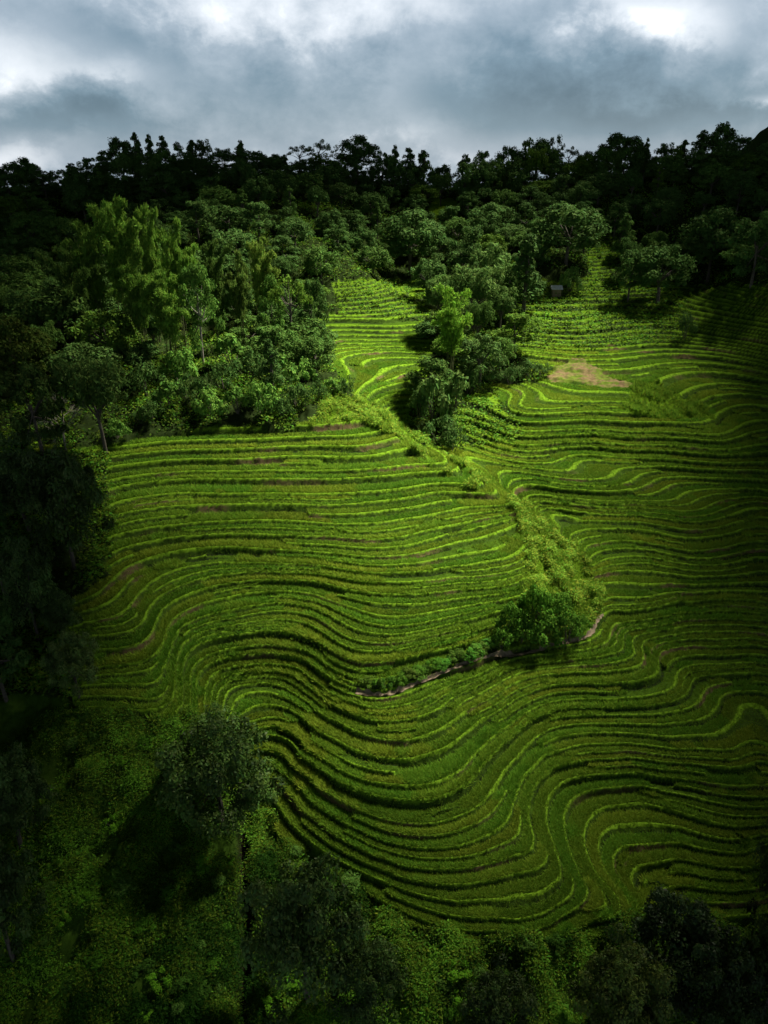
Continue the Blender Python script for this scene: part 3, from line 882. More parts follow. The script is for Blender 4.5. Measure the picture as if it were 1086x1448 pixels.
def limbs(blobs, r, h0, rad, k=7, lean=.3, sides=6):
    top = np.array([r.normal(0, lean), r.normal(0, lean), h0])
    parts = [tube([(0, 0, -.6), (top[0] * .2, top[1] * .3, h0 * .45), tuple(top)], [rad * 1.3, rad, rad * .75], sides)]
    for i in r.permutation(len(blobs))[:k]:
        c = np.array(blobs[i][0])
        mid = top * .5 + c * .5 + np.array([0, 0, -.08 * h0])
        s = top * r.uniform(.75, 1.0)
        parts.append(tube([tuple(s), tuple(mid), tuple(c)], [rad * .5, rad * .32, rad * .08], 5))
    return join(parts)


def proto_tree(name, seed, style, leaf=.40, n_leaf=120, bark=None, mat=None, nb=30):
    r = np.random.default_rng(seed)
    blobs = []
    if style == 'round':            # broad billowing crown, 10 m tall, 5 m radius
        for i in range(nb):
            th, ph = r.uniform(0, 2 * PI), math.acos(r.uniform(-.72, 1))
            q = r.uniform(.55, .86)
            blobs.append(((5 * q * math.sin(ph) * math.cos(th), 5 * q * math.sin(ph) * math.sin(th), 5.2 + 4.3 * q * math.cos(ph)), r.uniform(.75, 1.45), r.uniform(.25, .75)))
        h0 = 4.2
    elif style == 'clumpy':         # many small tufts on a broad crown, dark gaps between them
        for i in range(nb):
            th, ph = r.uniform(0, 2 * PI), math.acos(r.uniform(-.6, 1))
            q = (r.uniform(.62, .98) if i % 4 else r.uniform(.15, .6)) * (1 + .16 * math.sin(3 * th + 1) * math.sin(2 * ph + .5))
            blobs.append(((4.8 * q * math.sin(ph) * math.cos(th), 4.8 * q * math.sin(ph) * math.sin(th), 5.0 + 4.3 * q * math.cos(ph)), r.uniform(.55, 1.2) * (1 if i % 4 else 1.3), float(r.choice([.15, .4, .6, .85]))))
        h0 = 4.2
    elif style == 'irregular':      # taller, lopsided, with notches
        for i in range(nb):
            lv = r.choice([0, 1, 2, 3], p=[.32, .28, .2, .2])
            th = r.uniform(0, 2 * PI); q = r.uniform(.1, 1) ** .6
            R = (4.4, 3.6, 2.0, 3.6)[lv]; z0 = (4.6, 6.8, 8.7, 2.6)[lv]
            blobs.append(((R * q * math.cos(th) + .7 * (lv == 1), R * q * math.sin(th) - .5 * (lv == 2), z0 + r.normal(0, .6)), r.uniform(.65, 1.25), r.uniform(.15, .85)))
        h0 = 5.0
    elif style == 'column':         # narrow, tufted to the top
        for i in range(nb):
            t = i / nb
            th = r.uniform(0, 2 * PI); R = 2.5 * (1 - t * .75) * r.uniform(.3, 1.1)
            blobs.append(((R * math.cos(th), R * math.sin(th), 2.0 + 7.6 * t + r.normal(0, .25)), r.uniform(.7, 1.2) * (1.15 - .5 * t), r.uniform(.25, .75)))
        h0 = 8.5
    elif style == 'umbrella':       # open limbs with separate flat tufts, sky shows between
        for i in range(nb):
            th = r.uniform(0, 2 * PI); q = r.uniform(.25, 1)
            blobs.append(((4.4 * q * math.cos(th), 4.4 * q * math.sin(th), 8.9 - 2.4 * q * q + r.normal(0, .45)), r.uniform(.55, 1.05), r.uniform(.25, .75)))
        h0 = 6.6
    elif style == 'feather':        # arching sprays of fine leaves
        for i in range(nb):
            th = r.uniform(0, 2 * PI); H = r.uniform(6.5, 9.3); out = r.uniform(1.5, 4.3)
            for t in (.55, .75, .9, 1.0):
                zz = H * (1 - (1 - t) ** 2) - (1.3 if t == 1.0 else 0)
                blobs.append(((out * t ** 1.6 * math.cos(th), out * t ** 1.6 * math.sin(th), zz), (.95, 1.0, .8, .55)[(.55, .75, .9, 1.0).index(t)], r.uniform(.25, .8)))
        h0 = 4.5
    cv, cf, ct = crown_np(blobs, n_leaf, leaf, r, aspect=.5 if style != 'feather' else .3, droop=.1 if style != 'feather' else .7, inner=.6)
    # keep to the nominal 10 m height and 5 m radius
    crown = mesh_np(name + "_crown", cv, cf, [mat or M_CROWN], attrs={"v": ct})
    tv, tf = limbs(blobs, r, h0, .24, k=9)
    trunk = mesh_np(name + "_trunk", tv, tf, [bark or M_BARK], smooth=True)
    top = cv[:, 2].max(); rad = np.percentile(np.hypot(cv[:, 0], cv[:, 1]), 98)
    PROTO[name] = dict(parts=[("trunk", trunk), ("crown", crown)], h=top, r=rad)


def proto_shrub(name, seed, leaf=.22, nb=13, n_leaf=70, mat=None, tall=1.0):
    r = np.random.default_rng(seed)
    blobs = []
    for i in range(nb):
        th = r.uniform(0, 2 * PI); q = r.uniform(0, 1) ** .6
        blobs.append(((1.3 * q * math.cos(th), 1.3 * q * math.sin(th), tall * (1.35 - .75 * q * q) + r.normal(0, .18)), r.uniform(.35, .65), r.uniform(.2, .8)))
    cv, cf, ct = crown_np(blobs, n_leaf, leaf, r, aspect=.5, up=.6, zmin=-.6, inner=.55)
    parts = []
    for i in range(5):
        c = blobs[i][0]
        parts.append(tube([(r.normal(0, .1), r.normal(0, .1), -.3), (c[0] * .5, c[1] * .5, c[2] * .55), c], [.05, .035, .012], 5))
    tv, tf = join(parts)
    crown = mesh_np(name + "_foliage", cv, cf, [mat or M_CROWN], attrs={"v": ct})
    stems = mesh_np(name + "_stems", tv, tf, [M_BARK], smooth=True)
    PROTO[name] = dict(parts=[("stems", stems), ("foliage", crown)], h=cv[:, 2].max(), r=np.percentile(np.hypot(cv[:, 0], cv[:, 1]), 97))


def proto_bamboo(name, seed, nc=15, H=15.0, spread=3.6, leaf=.55, nleaf=34, slim=1.0):
    r = np.random.default_rng(seed)
    parts = []
    hmax, rmax = 0, 0
    for i in range(nc):
        th = r.uniform(0, 2 * PI); h = H * r.uniform(.62, 1.0); out = spread * r.uniform(.15, 1.0)
        b = np.array([r.normal(0, .45), r.normal(0, .45), 0])
        P_ = []
        for t in np.linspace(0, 1, 11):
            bend = out * t ** 2.3
            droop = 2.6 * max(0, t - .72) ** 1.6 / .28 ** 1.6
            P_.append(b + np.array([math.cos(th) * bend, math.sin(th) * bend, h * t * (1 - .06 * t) - droop * .8]))
        cv, cf = tube(P_, list(np.linspace(.06, .012, 11)), 5)
        blobs = []
        for t in np.linspace(.42, 1, 14):
            k = t * 10; i0 = min(int(k), 9); p = P_[i0] * (1 - (k - i0)) + P_[i0 + 1] * (k - i0)
            R = slim * (.55 + 1.0 * math.sin(min(1, (t - .2) / .62) * PI * .78)) * r.uniform(.6, 1.05)
            for m in range(2):
                o = r.normal(0, .5 * R, 3)
                blobs.append((tuple(p + o * np.array([1, 1, .5])), R * r.uniform(.45, .75), r.uniform(.2, .8)))
        lv, lf, lt = crown_np(blobs, nleaf, leaf, r, aspect=.24, droop=.75, up=.3, zmin=-.7, inner=.4)
        culm = mesh_np(name + "_culm", cv, cf, [M_CULM], smooth=True)
        fol = mesh_np(name + "_foliage", lv, lf, [M_BAMBOO], attrs={"v": lt})
        parts.append(("culm", culm, ("foliage", fol)))
        hmax = max(hmax, lv[:, 2].max()); rmax = max(rmax, np.percentile(np.hypot(lv[:, 0], lv[:, 1]), 90))
    PROTO[name] = dict(parts=parts, h=hmax, r=rmax)


def proto_bare(name, seed):
    r = np.random.default_rng(seed)
    parts = []

    def grow(p, d, L, rad, lvl):
        q = p + d * L * .5 + r.normal(0, .05 * L, 3); e = p + d * L
        parts.append(tube([tuple(p), tuple(q), tuple(e)], [rad, rad * .8, rad * .6], 5))
        if lvl == 0: return
        for i in range(3 if lvl > 1 else 4):
            nd = d + r.normal(0, .48, 3); nd[2] += .08; nd /= np.linalg.norm(nd)
            grow(p + d * L * r.uniform(.55, 1), nd, L * r.uniform(.6, .85), rad * .55, lvl - 1)
    main = tube([(0, 0, -.5), (.1, 0, 1.2), (.05, .1, 2.2)], [.2, .16, .14], 7)
    for i in range(5):
        th = i * 2 * PI / 5 + r.uniform(-.4, .4)
        d = np.array([math.cos(th) * .75, math.sin(th) * .75, .8]); d /= np.linalg.norm(d)
        grow(np.array([.05, .1, 2.0]), d, 2.3, .09, 4)
    V, Fc = join(parts)
    PROTO[name] = dict(parts=[("trunk", mesh_np(name + "_trunk", *main, [M_PALEBARK], smooth=True)), ("branches", mesh_np(name + "_branches", V, Fc, [M_PALEBARK], smooth=True))], h=V[:, 2].max(), r=np.percentile(np.hypot(V[:, 0], V[:, 1]), 95))


for i in range(3):
    proto_tree(f"broad{i}", 100 + i, 'round', nb=58 + 4 * i, n_leaf=95, leaf=.52)
for i in range(3):
    proto_tree(f"irreg{i}", 110 + i, 'irregular', nb=52, n_leaf=95, leaf=.5)
for i in range(3):
    proto_tree(f"column{i}", 120 + i, 'column', nb=32, n_leaf=100, leaf=.48)
for i in range(2):
    proto_tree(f"umbrella{i}", 130 + i, 'umbrella', nb=20, n_leaf=80)
for i in range(2):
    proto_tree(f"feather{i}", 140 + i, 'feather', nb=24, n_leaf=46, leaf=.6)
proto_tree("neartree0", 150, 'clumpy', nb=120, n_leaf=170, leaf=.30, mat=M_NEARLEAF)
proto_tree("neartree1", 151, 'clumpy', nb=95, n_leaf=160, leaf=.32, mat=M_NEARLEAF)
proto_tree("paletrunk", 152, 'irregular', nb=34, n_leaf=130, leaf=.42, bark=M_PALEBARK)
for i in range(3):
    proto_shrub(f"shrub{i}", 160 + i)
proto_shrub("bigleaf0", 170, leaf=.42, n_leaf=30, nb=14, tall=1.3)
proto_shrub("brightbush0", 172, leaf=.24, n_leaf=90, nb=16)
for i in range(3):
    proto_bamboo(f"bamboo{i}", 180 + i, nc=11, spread=5.2, slim=.72, nleaf=40)
proto_bamboo("slimbamboo", 190, nc=18, H=16, spread=3.8, nleaf=20, slim=.75)
proto_bare("bare", 195)

KINDS = {'broad': ("broadleaf_tree", "tree"), 'irreg': ("broadleaf_tree", "tree"), 'column': ("narrow_tree", "tree"), 'umbrella': ("open_crowned_tree", "tree"), 'feather': ("feathery_tree", "tree"), 'neartree': ("broadleaf_tree", "tree"),
         'paletrunk': ("pale_trunked_tree", "tree"), 'shrub': ("shrub", "shrub"), 'bigleaf': ("large_leaved_shrub", "shrub"), 'brightbush': ("shrub", "shrub"), 'bamboo': ("bamboo_clump", "bamboo"), 'slimbamboo': ("bamboo_clump", "bamboo"), 'bare': ("bare_tree", "tree")}


def place(proto, x, y, z, R, H, label, group=None, tint=(1, 1, 1), rot=None):
    P_ = PROTO[proto]
    nm, cat = KINDS[proto.rstrip('0123456789')]
    root = bpy.data.objects.new(nm, None); COL.objects.link(root)
    root.empty_display_size = .5
    root.location = (x, y, z)
    root.rotation_euler = (0, 0, rng.uniform(0, 2 * PI) if rot is None else rot)
    root.scale = (R / P_['r'], R / P_['r'], H / P_['h'])
    root['label'] = label; root['category'] = cat
    if group: root['group'] = group
    for part in P_['parts']:
        o = link(part[0], part[1], root); o.color = (*tint, 1)
        if len(part) > 2:
            c = link(part[2][0], part[2][1], o); c.color = (*tint, 1)
    return root


def top_z(x, y, vt):
    b = (724.0 - vt) / F_PX
    return CAM_Z + y * (b * CP - SP) / (CP + b * SP)


PLACED = []       # x, y, radius of everything placed by name, and where it shows in the picture


def put(proto, ub, vb, vt, wpx, label, tint=(1, 1, 1), group=None, short=None, at=None, sink=0):
    """base seen (or hidden) at ub, vb; top at vt; crown wpx wide"""
    x, y, z = ground_px(ub, vb) if at is None else at
    zt = top_z(x, y, vt)
    dep = y * CP - (z - CAM_Z) * SP
    R = wpx * .5 * dep / F_PX
    H = max(zt - z, .4)
    place(proto, x, y, z - sink, R, H + sink, label, group, tint)
    PLACED.append((x, y, R, ub, (vt + vb) / 2, short))


def at_dist(u, d):
    a = math.atan((u - 543.0) / F_PX / CP)
    x, y = d * math.sin(a), d * math.cos(a)
    for _ in range(6):                     # keep the picture column while the depth settles
        z = ground_z(x, y)
        uu, _v = project(np.array([x]), np.array([y]), np.array([z]))
        a += (u - float(uu[0])) / F_PX * .9
        x, y = d * math.sin(a), d * math.cos(a)
    return x, y, ground_z(x, y)


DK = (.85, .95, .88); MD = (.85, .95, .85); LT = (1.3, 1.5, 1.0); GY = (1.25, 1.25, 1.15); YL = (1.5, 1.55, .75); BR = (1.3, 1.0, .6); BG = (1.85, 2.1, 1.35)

# skyline, left to right
SKY = [(-8, 232, 'broad0', 40, "dark round tree on the skyline cut by the left picture edge"), (40, 221, 'broad1', 38, "isolated dome-shaped dark tree standing up from the low left skyline"), (76, 240, 'irreg0', 36, "low dark tree on the skyline just right of the isolated dome tree"),
       (108, 230, 'column0', 26, "narrow dark tree starting the rising skyline at left"), (132, 222, 'irreg1', 30, "bushy dark tree on the rising left skyline below the tall row"), (152, 212, 'column1', 26, "slim dark tree leaning on the left end of the tall skyline row"),
       (176, 192, 'broad2', 40, "tall broad dark tree at the left end of the tall skyline row"), (200, 186, 'column2', 20, "slim spire tree, first and tallest of the three skyline spires at left"), (218, 189, 'column0', 16, "slim spire tree, middle one of the three skyline spires at left"), (236, 191, 'column1', 22, "slim spire tree, right one of the three skyline spires at left"),
       (257, 199, 'irreg2', 26, "notched dark tree right of the three skyline spires"), (275, 197, 'column2', 24, "narrow dark tree beside the flat-topped skyline tree at left"), (293, 195, 'irreg0', 30, "flat-topped dark tree ending the tall skyline row at left"), (318, 208, 'feather0', 30, "spiky-topped tree on the skyline right of the tall row"), (340, 209, 'feather1', 26, "feather-topped tree on the skyline above the pale bamboo"),
       (363, 221, 'irreg1', 28, "low dark tree at the first skyline dip right of the bamboo"), (390, 217, 'broad0', 30, "round dark tree on the skyline left of the open umbrella trees"), (424, 204, 'umbrella0', 34, "open umbrella-crowned tree with sky showing through, the lower left one"), (453, 196, 'umbrella1', 36, "open umbrella-crowned tree with sky showing through, the higher right one"),
       (478, 215, 'irreg2', 26, "small dark tree between the umbrella tree and the great skyline tree"), (506, 189, 'broad1', 54, "great round tree, tallest on the middle of the skyline"), (540, 213, 'irreg0', 30, "dark shoulder-high tree right of the great round skyline tree"), (559, 204, 'column0', 15, "thin pointed tree poking above the middle skyline"), (578, 208, 'column1', 24, "narrow tufted tree right of the thin pointed skyline tree"),
       (598, 211, 'column2', 26, "ragged tall tree at the left lip of the skyline saddle"), (625, 231, 'broad2', 30, "low rounded tree in the bottom of the skyline saddle"), (654, 217, 'column0', 26, "paired narrow tree at the right lip of the skyline saddle"), (681, 212, 'irreg1', 30, "bushy tree on the skyline right of the saddle"), (716, 205, 'broad0', 36, "round tree on the skyline left of the large domed tree"),
       (756, 193, 'broad1', 54, "large domed dark tree on the skyline right of the saddle"), (782, 189, 'umbrella0', 24, "sparse tufted tree rising behind the large domed skyline tree"), (802, 206, 'umbrella1', 28, "sparse low tree with gaps right of the domed skyline tree"), (828, 212, 'irreg2', 26, "small dark tree in the skyline notch before the massive tree"), (874, 186, 'broad2', 64, "massive dark tree, broadest on the right skyline"),
       (909, 194, 'column1', 11, "thin pole-like tree beside the massive right skyline tree"), (938, 200, 'irreg0', 32, "round-topped tree on the skyline right of the thin pole tree"), (961, 197, 'column2', 20, "narrow tree on the skyline below the far mountain"), (985, 183, 'column0', 28, "pointed dark tree leaning on the big right-hand skyline tree"), (1013, 171, 'broad1', 46, "big high tree on the skyline against the far mountain"), (1046, 193, 'irreg1', 40, "dark tree on the skyline in front of the far mountain"), (1082, 197, 'broad0', 40, "dark tree on the skyline at the right picture edge")]
SKYSHORT = {40: "the isolated dome tree on the left skyline", 176: "the broad tree starting the tall skyline row", 293: "the flat-topped left skyline tree", 390: "the round tree left of the umbrella trees", 506: "the great round skyline tree", 625: "the low tree in the skyline saddle", 756: "the large domed skyline tree", 874: "the massive right skyline tree", 1013: "the high tree against the far mountain"}
for i, (u, vt, pr, w, lb) in enumerate(SKY):
    put(pr, u, 250, vt, w * (1.35 if pr.startswith('column') else 1.12), lb, DK, "trees along the skyline", SKYSHORT.get(u), at_dist(u, 306 + 6 * math.sin(i * 2.3)))

# trees one can name in the middle distance
put('broad1', 580, 392, 293, 92, "big dome-shaped dark tree with bare lower trunks in mid hillside", DK, short="the big dome-shaped tree in mid hillside")
put('column0', 740, 440, 328, 58, "tall dark tapering tree at the edge of the right-hand terraces", DK, short="the tall tapering tree by the right-hand terraces")
put('broad2', 800, 372, 284, 100, "large mid-green billowing tree above the pale hut", MD, short="the large billowing tree above the hut")
put('broad0', 690, 345, 285, 70, "dark round tree right of the small hilltop clearing", DK)
put('irreg2', 660, 395, 318, 66, "dark uneven tree right of the big dome-shaped tree", DK)
put('irreg0', 690, 440, 340, 64, "grey-green uneven tree behind the feathery trees", GY)
put('brightbush0', 806, 412, 374, 34, "small pale-leaved round tree standing beside the hut", (1.9, 1.9, 1.7), short="the small pale tree beside the hut")
put('broad0', 930, 428, 345, 84, "mid-green bushy tree on the terrace edge left of the striped terraces", MD, short="the bushy tree on the terrace edge")
put('irreg1', 888, 424, 352, 56, "mid-green uneven tree beside the steep grassy gully", MD)
put('broad1', 1000, 400, 290, 90, "large dark tree towering over the shaded right terraces", DK, short="the large dark tree over the right terraces")
put('irreg0', 1062, 404, 295, 80, "large dark uneven tree over the terraces at the right edge", DK)
put('irreg1', 706, 530, 476, 44, "round mid-green tree beside the slim bright bamboo", (1.3, 1.4, 1.0), short="the round tree beside the slim bamboo")
put('slimbamboo', 636, 535, 396, 78, "slim bright bamboo clump rising between two terrace slopes", (2.1, 2.5, 1.2), short="the slim bright bamboo")
put('feather0', 668, 470, 372, 84, "grey-green feathery tree just above right of the slim bamboo", GY, short="the grey-green feathery tree")
put('feather1', 706, 474, 404, 44, "grey-green arching tree at the right of the feathery tree", GY)
put('feather1', 618, 470, 395, 50, "small grey-green feathery tree left of the slim bamboo", GY)
for u, vb, vt, w, lb, tn, pr in [(612, 600, 528, 52, "dark shrub with pale large leaves under the slim bamboo", GY, 'bigleaf0'), (645, 585, 522, 50, "pale-leaved shrub right of the bamboo foot", GY, 'bigleaf0'), (592, 590, 540, 36, "dark rounded shrub at the left foot of the bamboo", DK, 'shrub0'),
                                 (620, 622, 580, 54, "dark low shrub in the gully below the bamboo", DK, 'shrub1'), (660, 556, 515, 40, "mid-green shrub behind the pale-leaved shrub", MD, 'shrub2'), (680, 530, 492, 40, "mid-green shrub between the bamboo and the round tree", MD, 'shrub0'), (640, 632, 600, 40, "green creeper-like shrub at the bottom of the gully", MD, 'shrub1'),
                                 (745, 532, 507, 36, "dark shrub at the left of the bare earth patch", DK, 'shrub2'), (722, 542, 512, 32, "dark shrub below the round tree by the terraces", DK, 'shrub0'), (765, 532, 512, 30, "small dark shrub touching the bare earth patch", DK, 'shrub1'), (968, 478, 440, 30, "single shrub standing between the shrubby and striped terraces", MD, 'shrub2')]:
    put(pr, u, vb, vt, w, lb, tn)

# bamboo grove and trees on the left
for i, (u, vb, vt, w, lb, tn) in enumerate([(186, 480, 272, 84, "tallest pale bamboo clump with a nodding rounded plume", BG), (226, 485, 284, 60, "pale bamboo clump with upright plume right of the tallest", BG), (262, 495, 304, 66, "bamboo clump whose plume nods right over the dark forest", BG), (150, 490, 308, 70, "duller bamboo clump at the left shoulder of the grove", LT),
                                            (120, 500, 345, 80, "dark bamboo clump at the left foot of the grove", MD), (208, 520, 345, 80, "bamboo clump filling the middle of the grove", LT), (248, 525, 378, 74, "leafy bright bamboo clump at the front of the grove", BG), (310, 505, 335, 60, "dull bamboo clump right of the white-stemmed tree", MD), (345, 500, 350, 56, "grey-green bamboo clump near the right end of the grove", GY), (372, 470, 330, 50, "silvery bamboo clump with bleached tips at the forest edge", (2.0, 1.9, 1.5))]):
    put(f"bamboo{i % 3}", u, vb, vt, w, lb, tn, "bamboo clumps of the grove", {0: "the tallest pale bamboo clump", 4: "the dark bamboo clump at the grove foot", 9: "the silvery bamboo clump"}.get(i))
put('paletrunk', 288, 520, 368, 70, "tree with a white bare trunk in front of the bamboo", LT, short="the white-trunked tree")
put('umbrella1', 414, 508, 388, 64, "sunlit yellow-green tree with slim trunks at the terrace corner", YL, short="the sunlit tree at the terrace corner")
put('irreg1', 444, 500, 392, 44, "dark slim tree right of the sunlit yellow-green tree", MD)
put('irreg2', 388, 500, 385, 44, "yellow-green bushy tree left of the sunlit corner tree", LT)
put('broad0', 95, 500, 402, 112, "round dark-olive tree with layered crown on the left slope", (.8, .85, .7), short="the layered olive tree on the left slope")
put('broad1', 30, 560, 445, 100, "dark brownish-green tree left of the layered olive tree", (.75, .65, .45))
put('feather0', 150, 640, 500, 100, "feathery drooping tree behind the bare branching tree", (1.1, 1.1, 1.0), short="the feathery drooping tree")
put('bare', 92, 632, 545, 84, "bare grey branching tree with no leaves at the field edge", (1, 1, 1), short="the bare branching tree")
put('irreg0', 60, 640, 510, 90, "dark tree just behind the bare branching tree at left", (.6, .6, .55))
put('neartree1', 105, 800, 632, 112, "tall dark tree with spreading boughs at the left field edge", (.8, .85, .8), short="the tall dark tree at the left field edge")
put('neartree0', 45, 760, 610, 110, "dark rounded tree in deep shade left of the tall field-edge tree", DK)
put('irreg1', 10, 850, 690, 110, "deeply shaded tree against the left picture edge", DK)
put('neartree1', 55, 905, 760, 80, "slim shaded tree below the tall field-edge tree", DK)
put('irreg2', 12, 1000, 850, 100, "shaded tree low on the left picture edge", DK)
put('neartree0', 92, 905, 832, 56, "small light-leaved tree below the left field corner", MD, short="the small light-leaved tree")
put('neartree1', 112, 985, 895, 74, "small tree with whitish leaves beside the left terrace ends", GY)
# shrubs on the bank above the field
for i, (u, vb, vt, w) in enumerate([(218, 598, 560, 40), (240, 580, 535, 46), (272, 575, 520, 52), (300, 590, 548, 50), (318, 560, 500, 50), (338, 592, 545, 44), (352, 545, 488, 54), (372, 585, 535, 54), (396, 592, 555, 40), (400, 545, 500, 48), (420, 575, 530, 44), (432, 540, 505, 36), (448, 565, 532, 34), (470, 560, 535, 26), (488, 562, 528, 26), (255, 545, 490, 60), (212, 560, 500, 60), (330, 525, 470, 56), (200, 600, 572, 30), (170, 622, 590, 34)]):
    nm = ["rounded", "spreading", "leafy", "upright"][i % 4]
    tn = [MD, LT, MD, BG][i % 4]
    put(['shrub0', 'bigleaf0', 'shrub1', 'brightbush0'][i % 4], u, vb, vt, w, f"BANK{i}", tn, "shrubs on the bank above the field")
BANK = [o for o in COL.objects if str(o.get('label', '')).startswith('BANK')]

# bushes on the spur and the hedge above the path
put('brightbush0', 752, 886, 824, 58, "tall rounded bright bush on the tip of the grassy spur", (1.2, 1.6, .6), short="the tall rounded bush on the spur")
for i, (u, vb, vt, w, lb) in enumerate([(735, 905, 862, 46, "leafy bush at the left foot of the tall spur bush"), (770, 910, 868, 50, "leafy bush in front of the tall spur bush"), (802, 905, 862, 46, "leafy bush right of the tall spur bush"), (824, 896, 866, 30, "last bush above the path bend on the spur"), (708, 912, 884, 36, "bush at the right end of the hedge above the path"),
                                        (790, 868, 836, 44, "yellow-green bush on the flank behind the tall spur bush"), (784, 890, 838, 50, "broad low bush leaning right of the tallest spur bush"), (718, 892, 848, 40, "low bush at the upper left of the tallest spur bush")]):
    put(['shrub0', 'brightbush0', 'shrub2'][i % 3], u, vb, vt, w, lb, (1.2, 1.55, .65), "bushes along the spur and path")

HEDGE = []
_hr = np.random.default_rng(91)
for i in range(22):
    t_ = (i + _hr.uniform(-.4, .4)) / 21
    u_ = 522 + 172 * t_; v_ = float(np.interp(u_, [p[0] for p in PATH_PX[:10]], [p[1] for p in PATH_PX[:10]])) - 7 - _hr.uniform(0, 8)
    n0 = len(COL.objects)
    put(['shrub0', 'shrub1', 'brightbush0', 'shrub2', 'bigleaf0'][int(_hr.integers(0, 5))], u_, v_, v_ - _hr.uniform(6, 13), _hr.uniform(14, 32), "HEDGE", (1.1 * _hr.uniform(.7, 1.1), 1.45 * _hr.uniform(.7, 1.1), .6), "hedge shrubs above the path")
HEDGE = sorted([o for o in COL.objects if o.get('label') == "HEDGE"], key=lambda o: math.atan2(o.location.x, o.location.y))
_W = ["first", "second", "third", "fourth", "fifth", "sixth", "seventh", "eighth", "ninth", "tenth", "eleventh"]
for i, o in enumerate(HEDGE):
    o['label'] = f"{_W[i]} leafy hedge shrub from the left end of the path" if i < 11 else f"{_W[21 - i]} leafy hedge shrub along the path counted from the spur bushes"
# foreground trees
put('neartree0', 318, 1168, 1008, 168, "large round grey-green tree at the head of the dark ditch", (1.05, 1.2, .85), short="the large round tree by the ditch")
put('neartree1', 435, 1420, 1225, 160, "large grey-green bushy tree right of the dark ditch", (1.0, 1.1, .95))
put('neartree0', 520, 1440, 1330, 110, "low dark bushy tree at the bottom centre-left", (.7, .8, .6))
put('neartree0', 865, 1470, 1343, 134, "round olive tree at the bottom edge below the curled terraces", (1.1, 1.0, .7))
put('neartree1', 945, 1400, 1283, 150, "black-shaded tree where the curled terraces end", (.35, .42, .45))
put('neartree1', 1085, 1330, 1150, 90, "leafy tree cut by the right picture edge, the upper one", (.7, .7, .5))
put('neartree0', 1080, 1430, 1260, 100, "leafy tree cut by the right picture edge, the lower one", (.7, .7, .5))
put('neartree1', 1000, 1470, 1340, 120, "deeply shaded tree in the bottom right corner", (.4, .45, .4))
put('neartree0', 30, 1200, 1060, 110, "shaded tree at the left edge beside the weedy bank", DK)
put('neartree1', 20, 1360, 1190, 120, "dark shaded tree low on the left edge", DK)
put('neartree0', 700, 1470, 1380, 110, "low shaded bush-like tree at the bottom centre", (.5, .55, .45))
# shrubs on the weedy bank
r_ = np.random.default_rng(77)
wk = 0
WSPOT = []
while wk < 84:
    u, v = r_.uniform(60, 830), r_.uniform(1010, 1440)
    x, y, z = ground_px(u, v)
    k = terrain(np.array([x]), np.array([y]))
    if k[1][0] != 2 or k[4][0] > .1 or any(math.hypot(x - a, y - b) < 1.25 for a, b in WSPOT) or (v < 1120 and u > 225):
        continue
    WSPOT.append((x, y))
    R = r_.uniform(.45, 1.3)
    tn = [(1.0, 1.5, .5), (1.7, 2.4, .6), (.7, .95, .5), (1.4, 1.6, 1.1)][wk % 4]
    o = place(['shrub0', 'shrub1', 'brightbush0', 'shrub2'][wk % 4], x, y, z - .1, R, R * r_.uniform(.7, 1.1), f"WEEDY{wk}", "shrubs scattered over the weedy bank", tn)
    PLACED.append((x, y, R, u, v, None)); o['_uv'] = (u, v)
    wk += 1

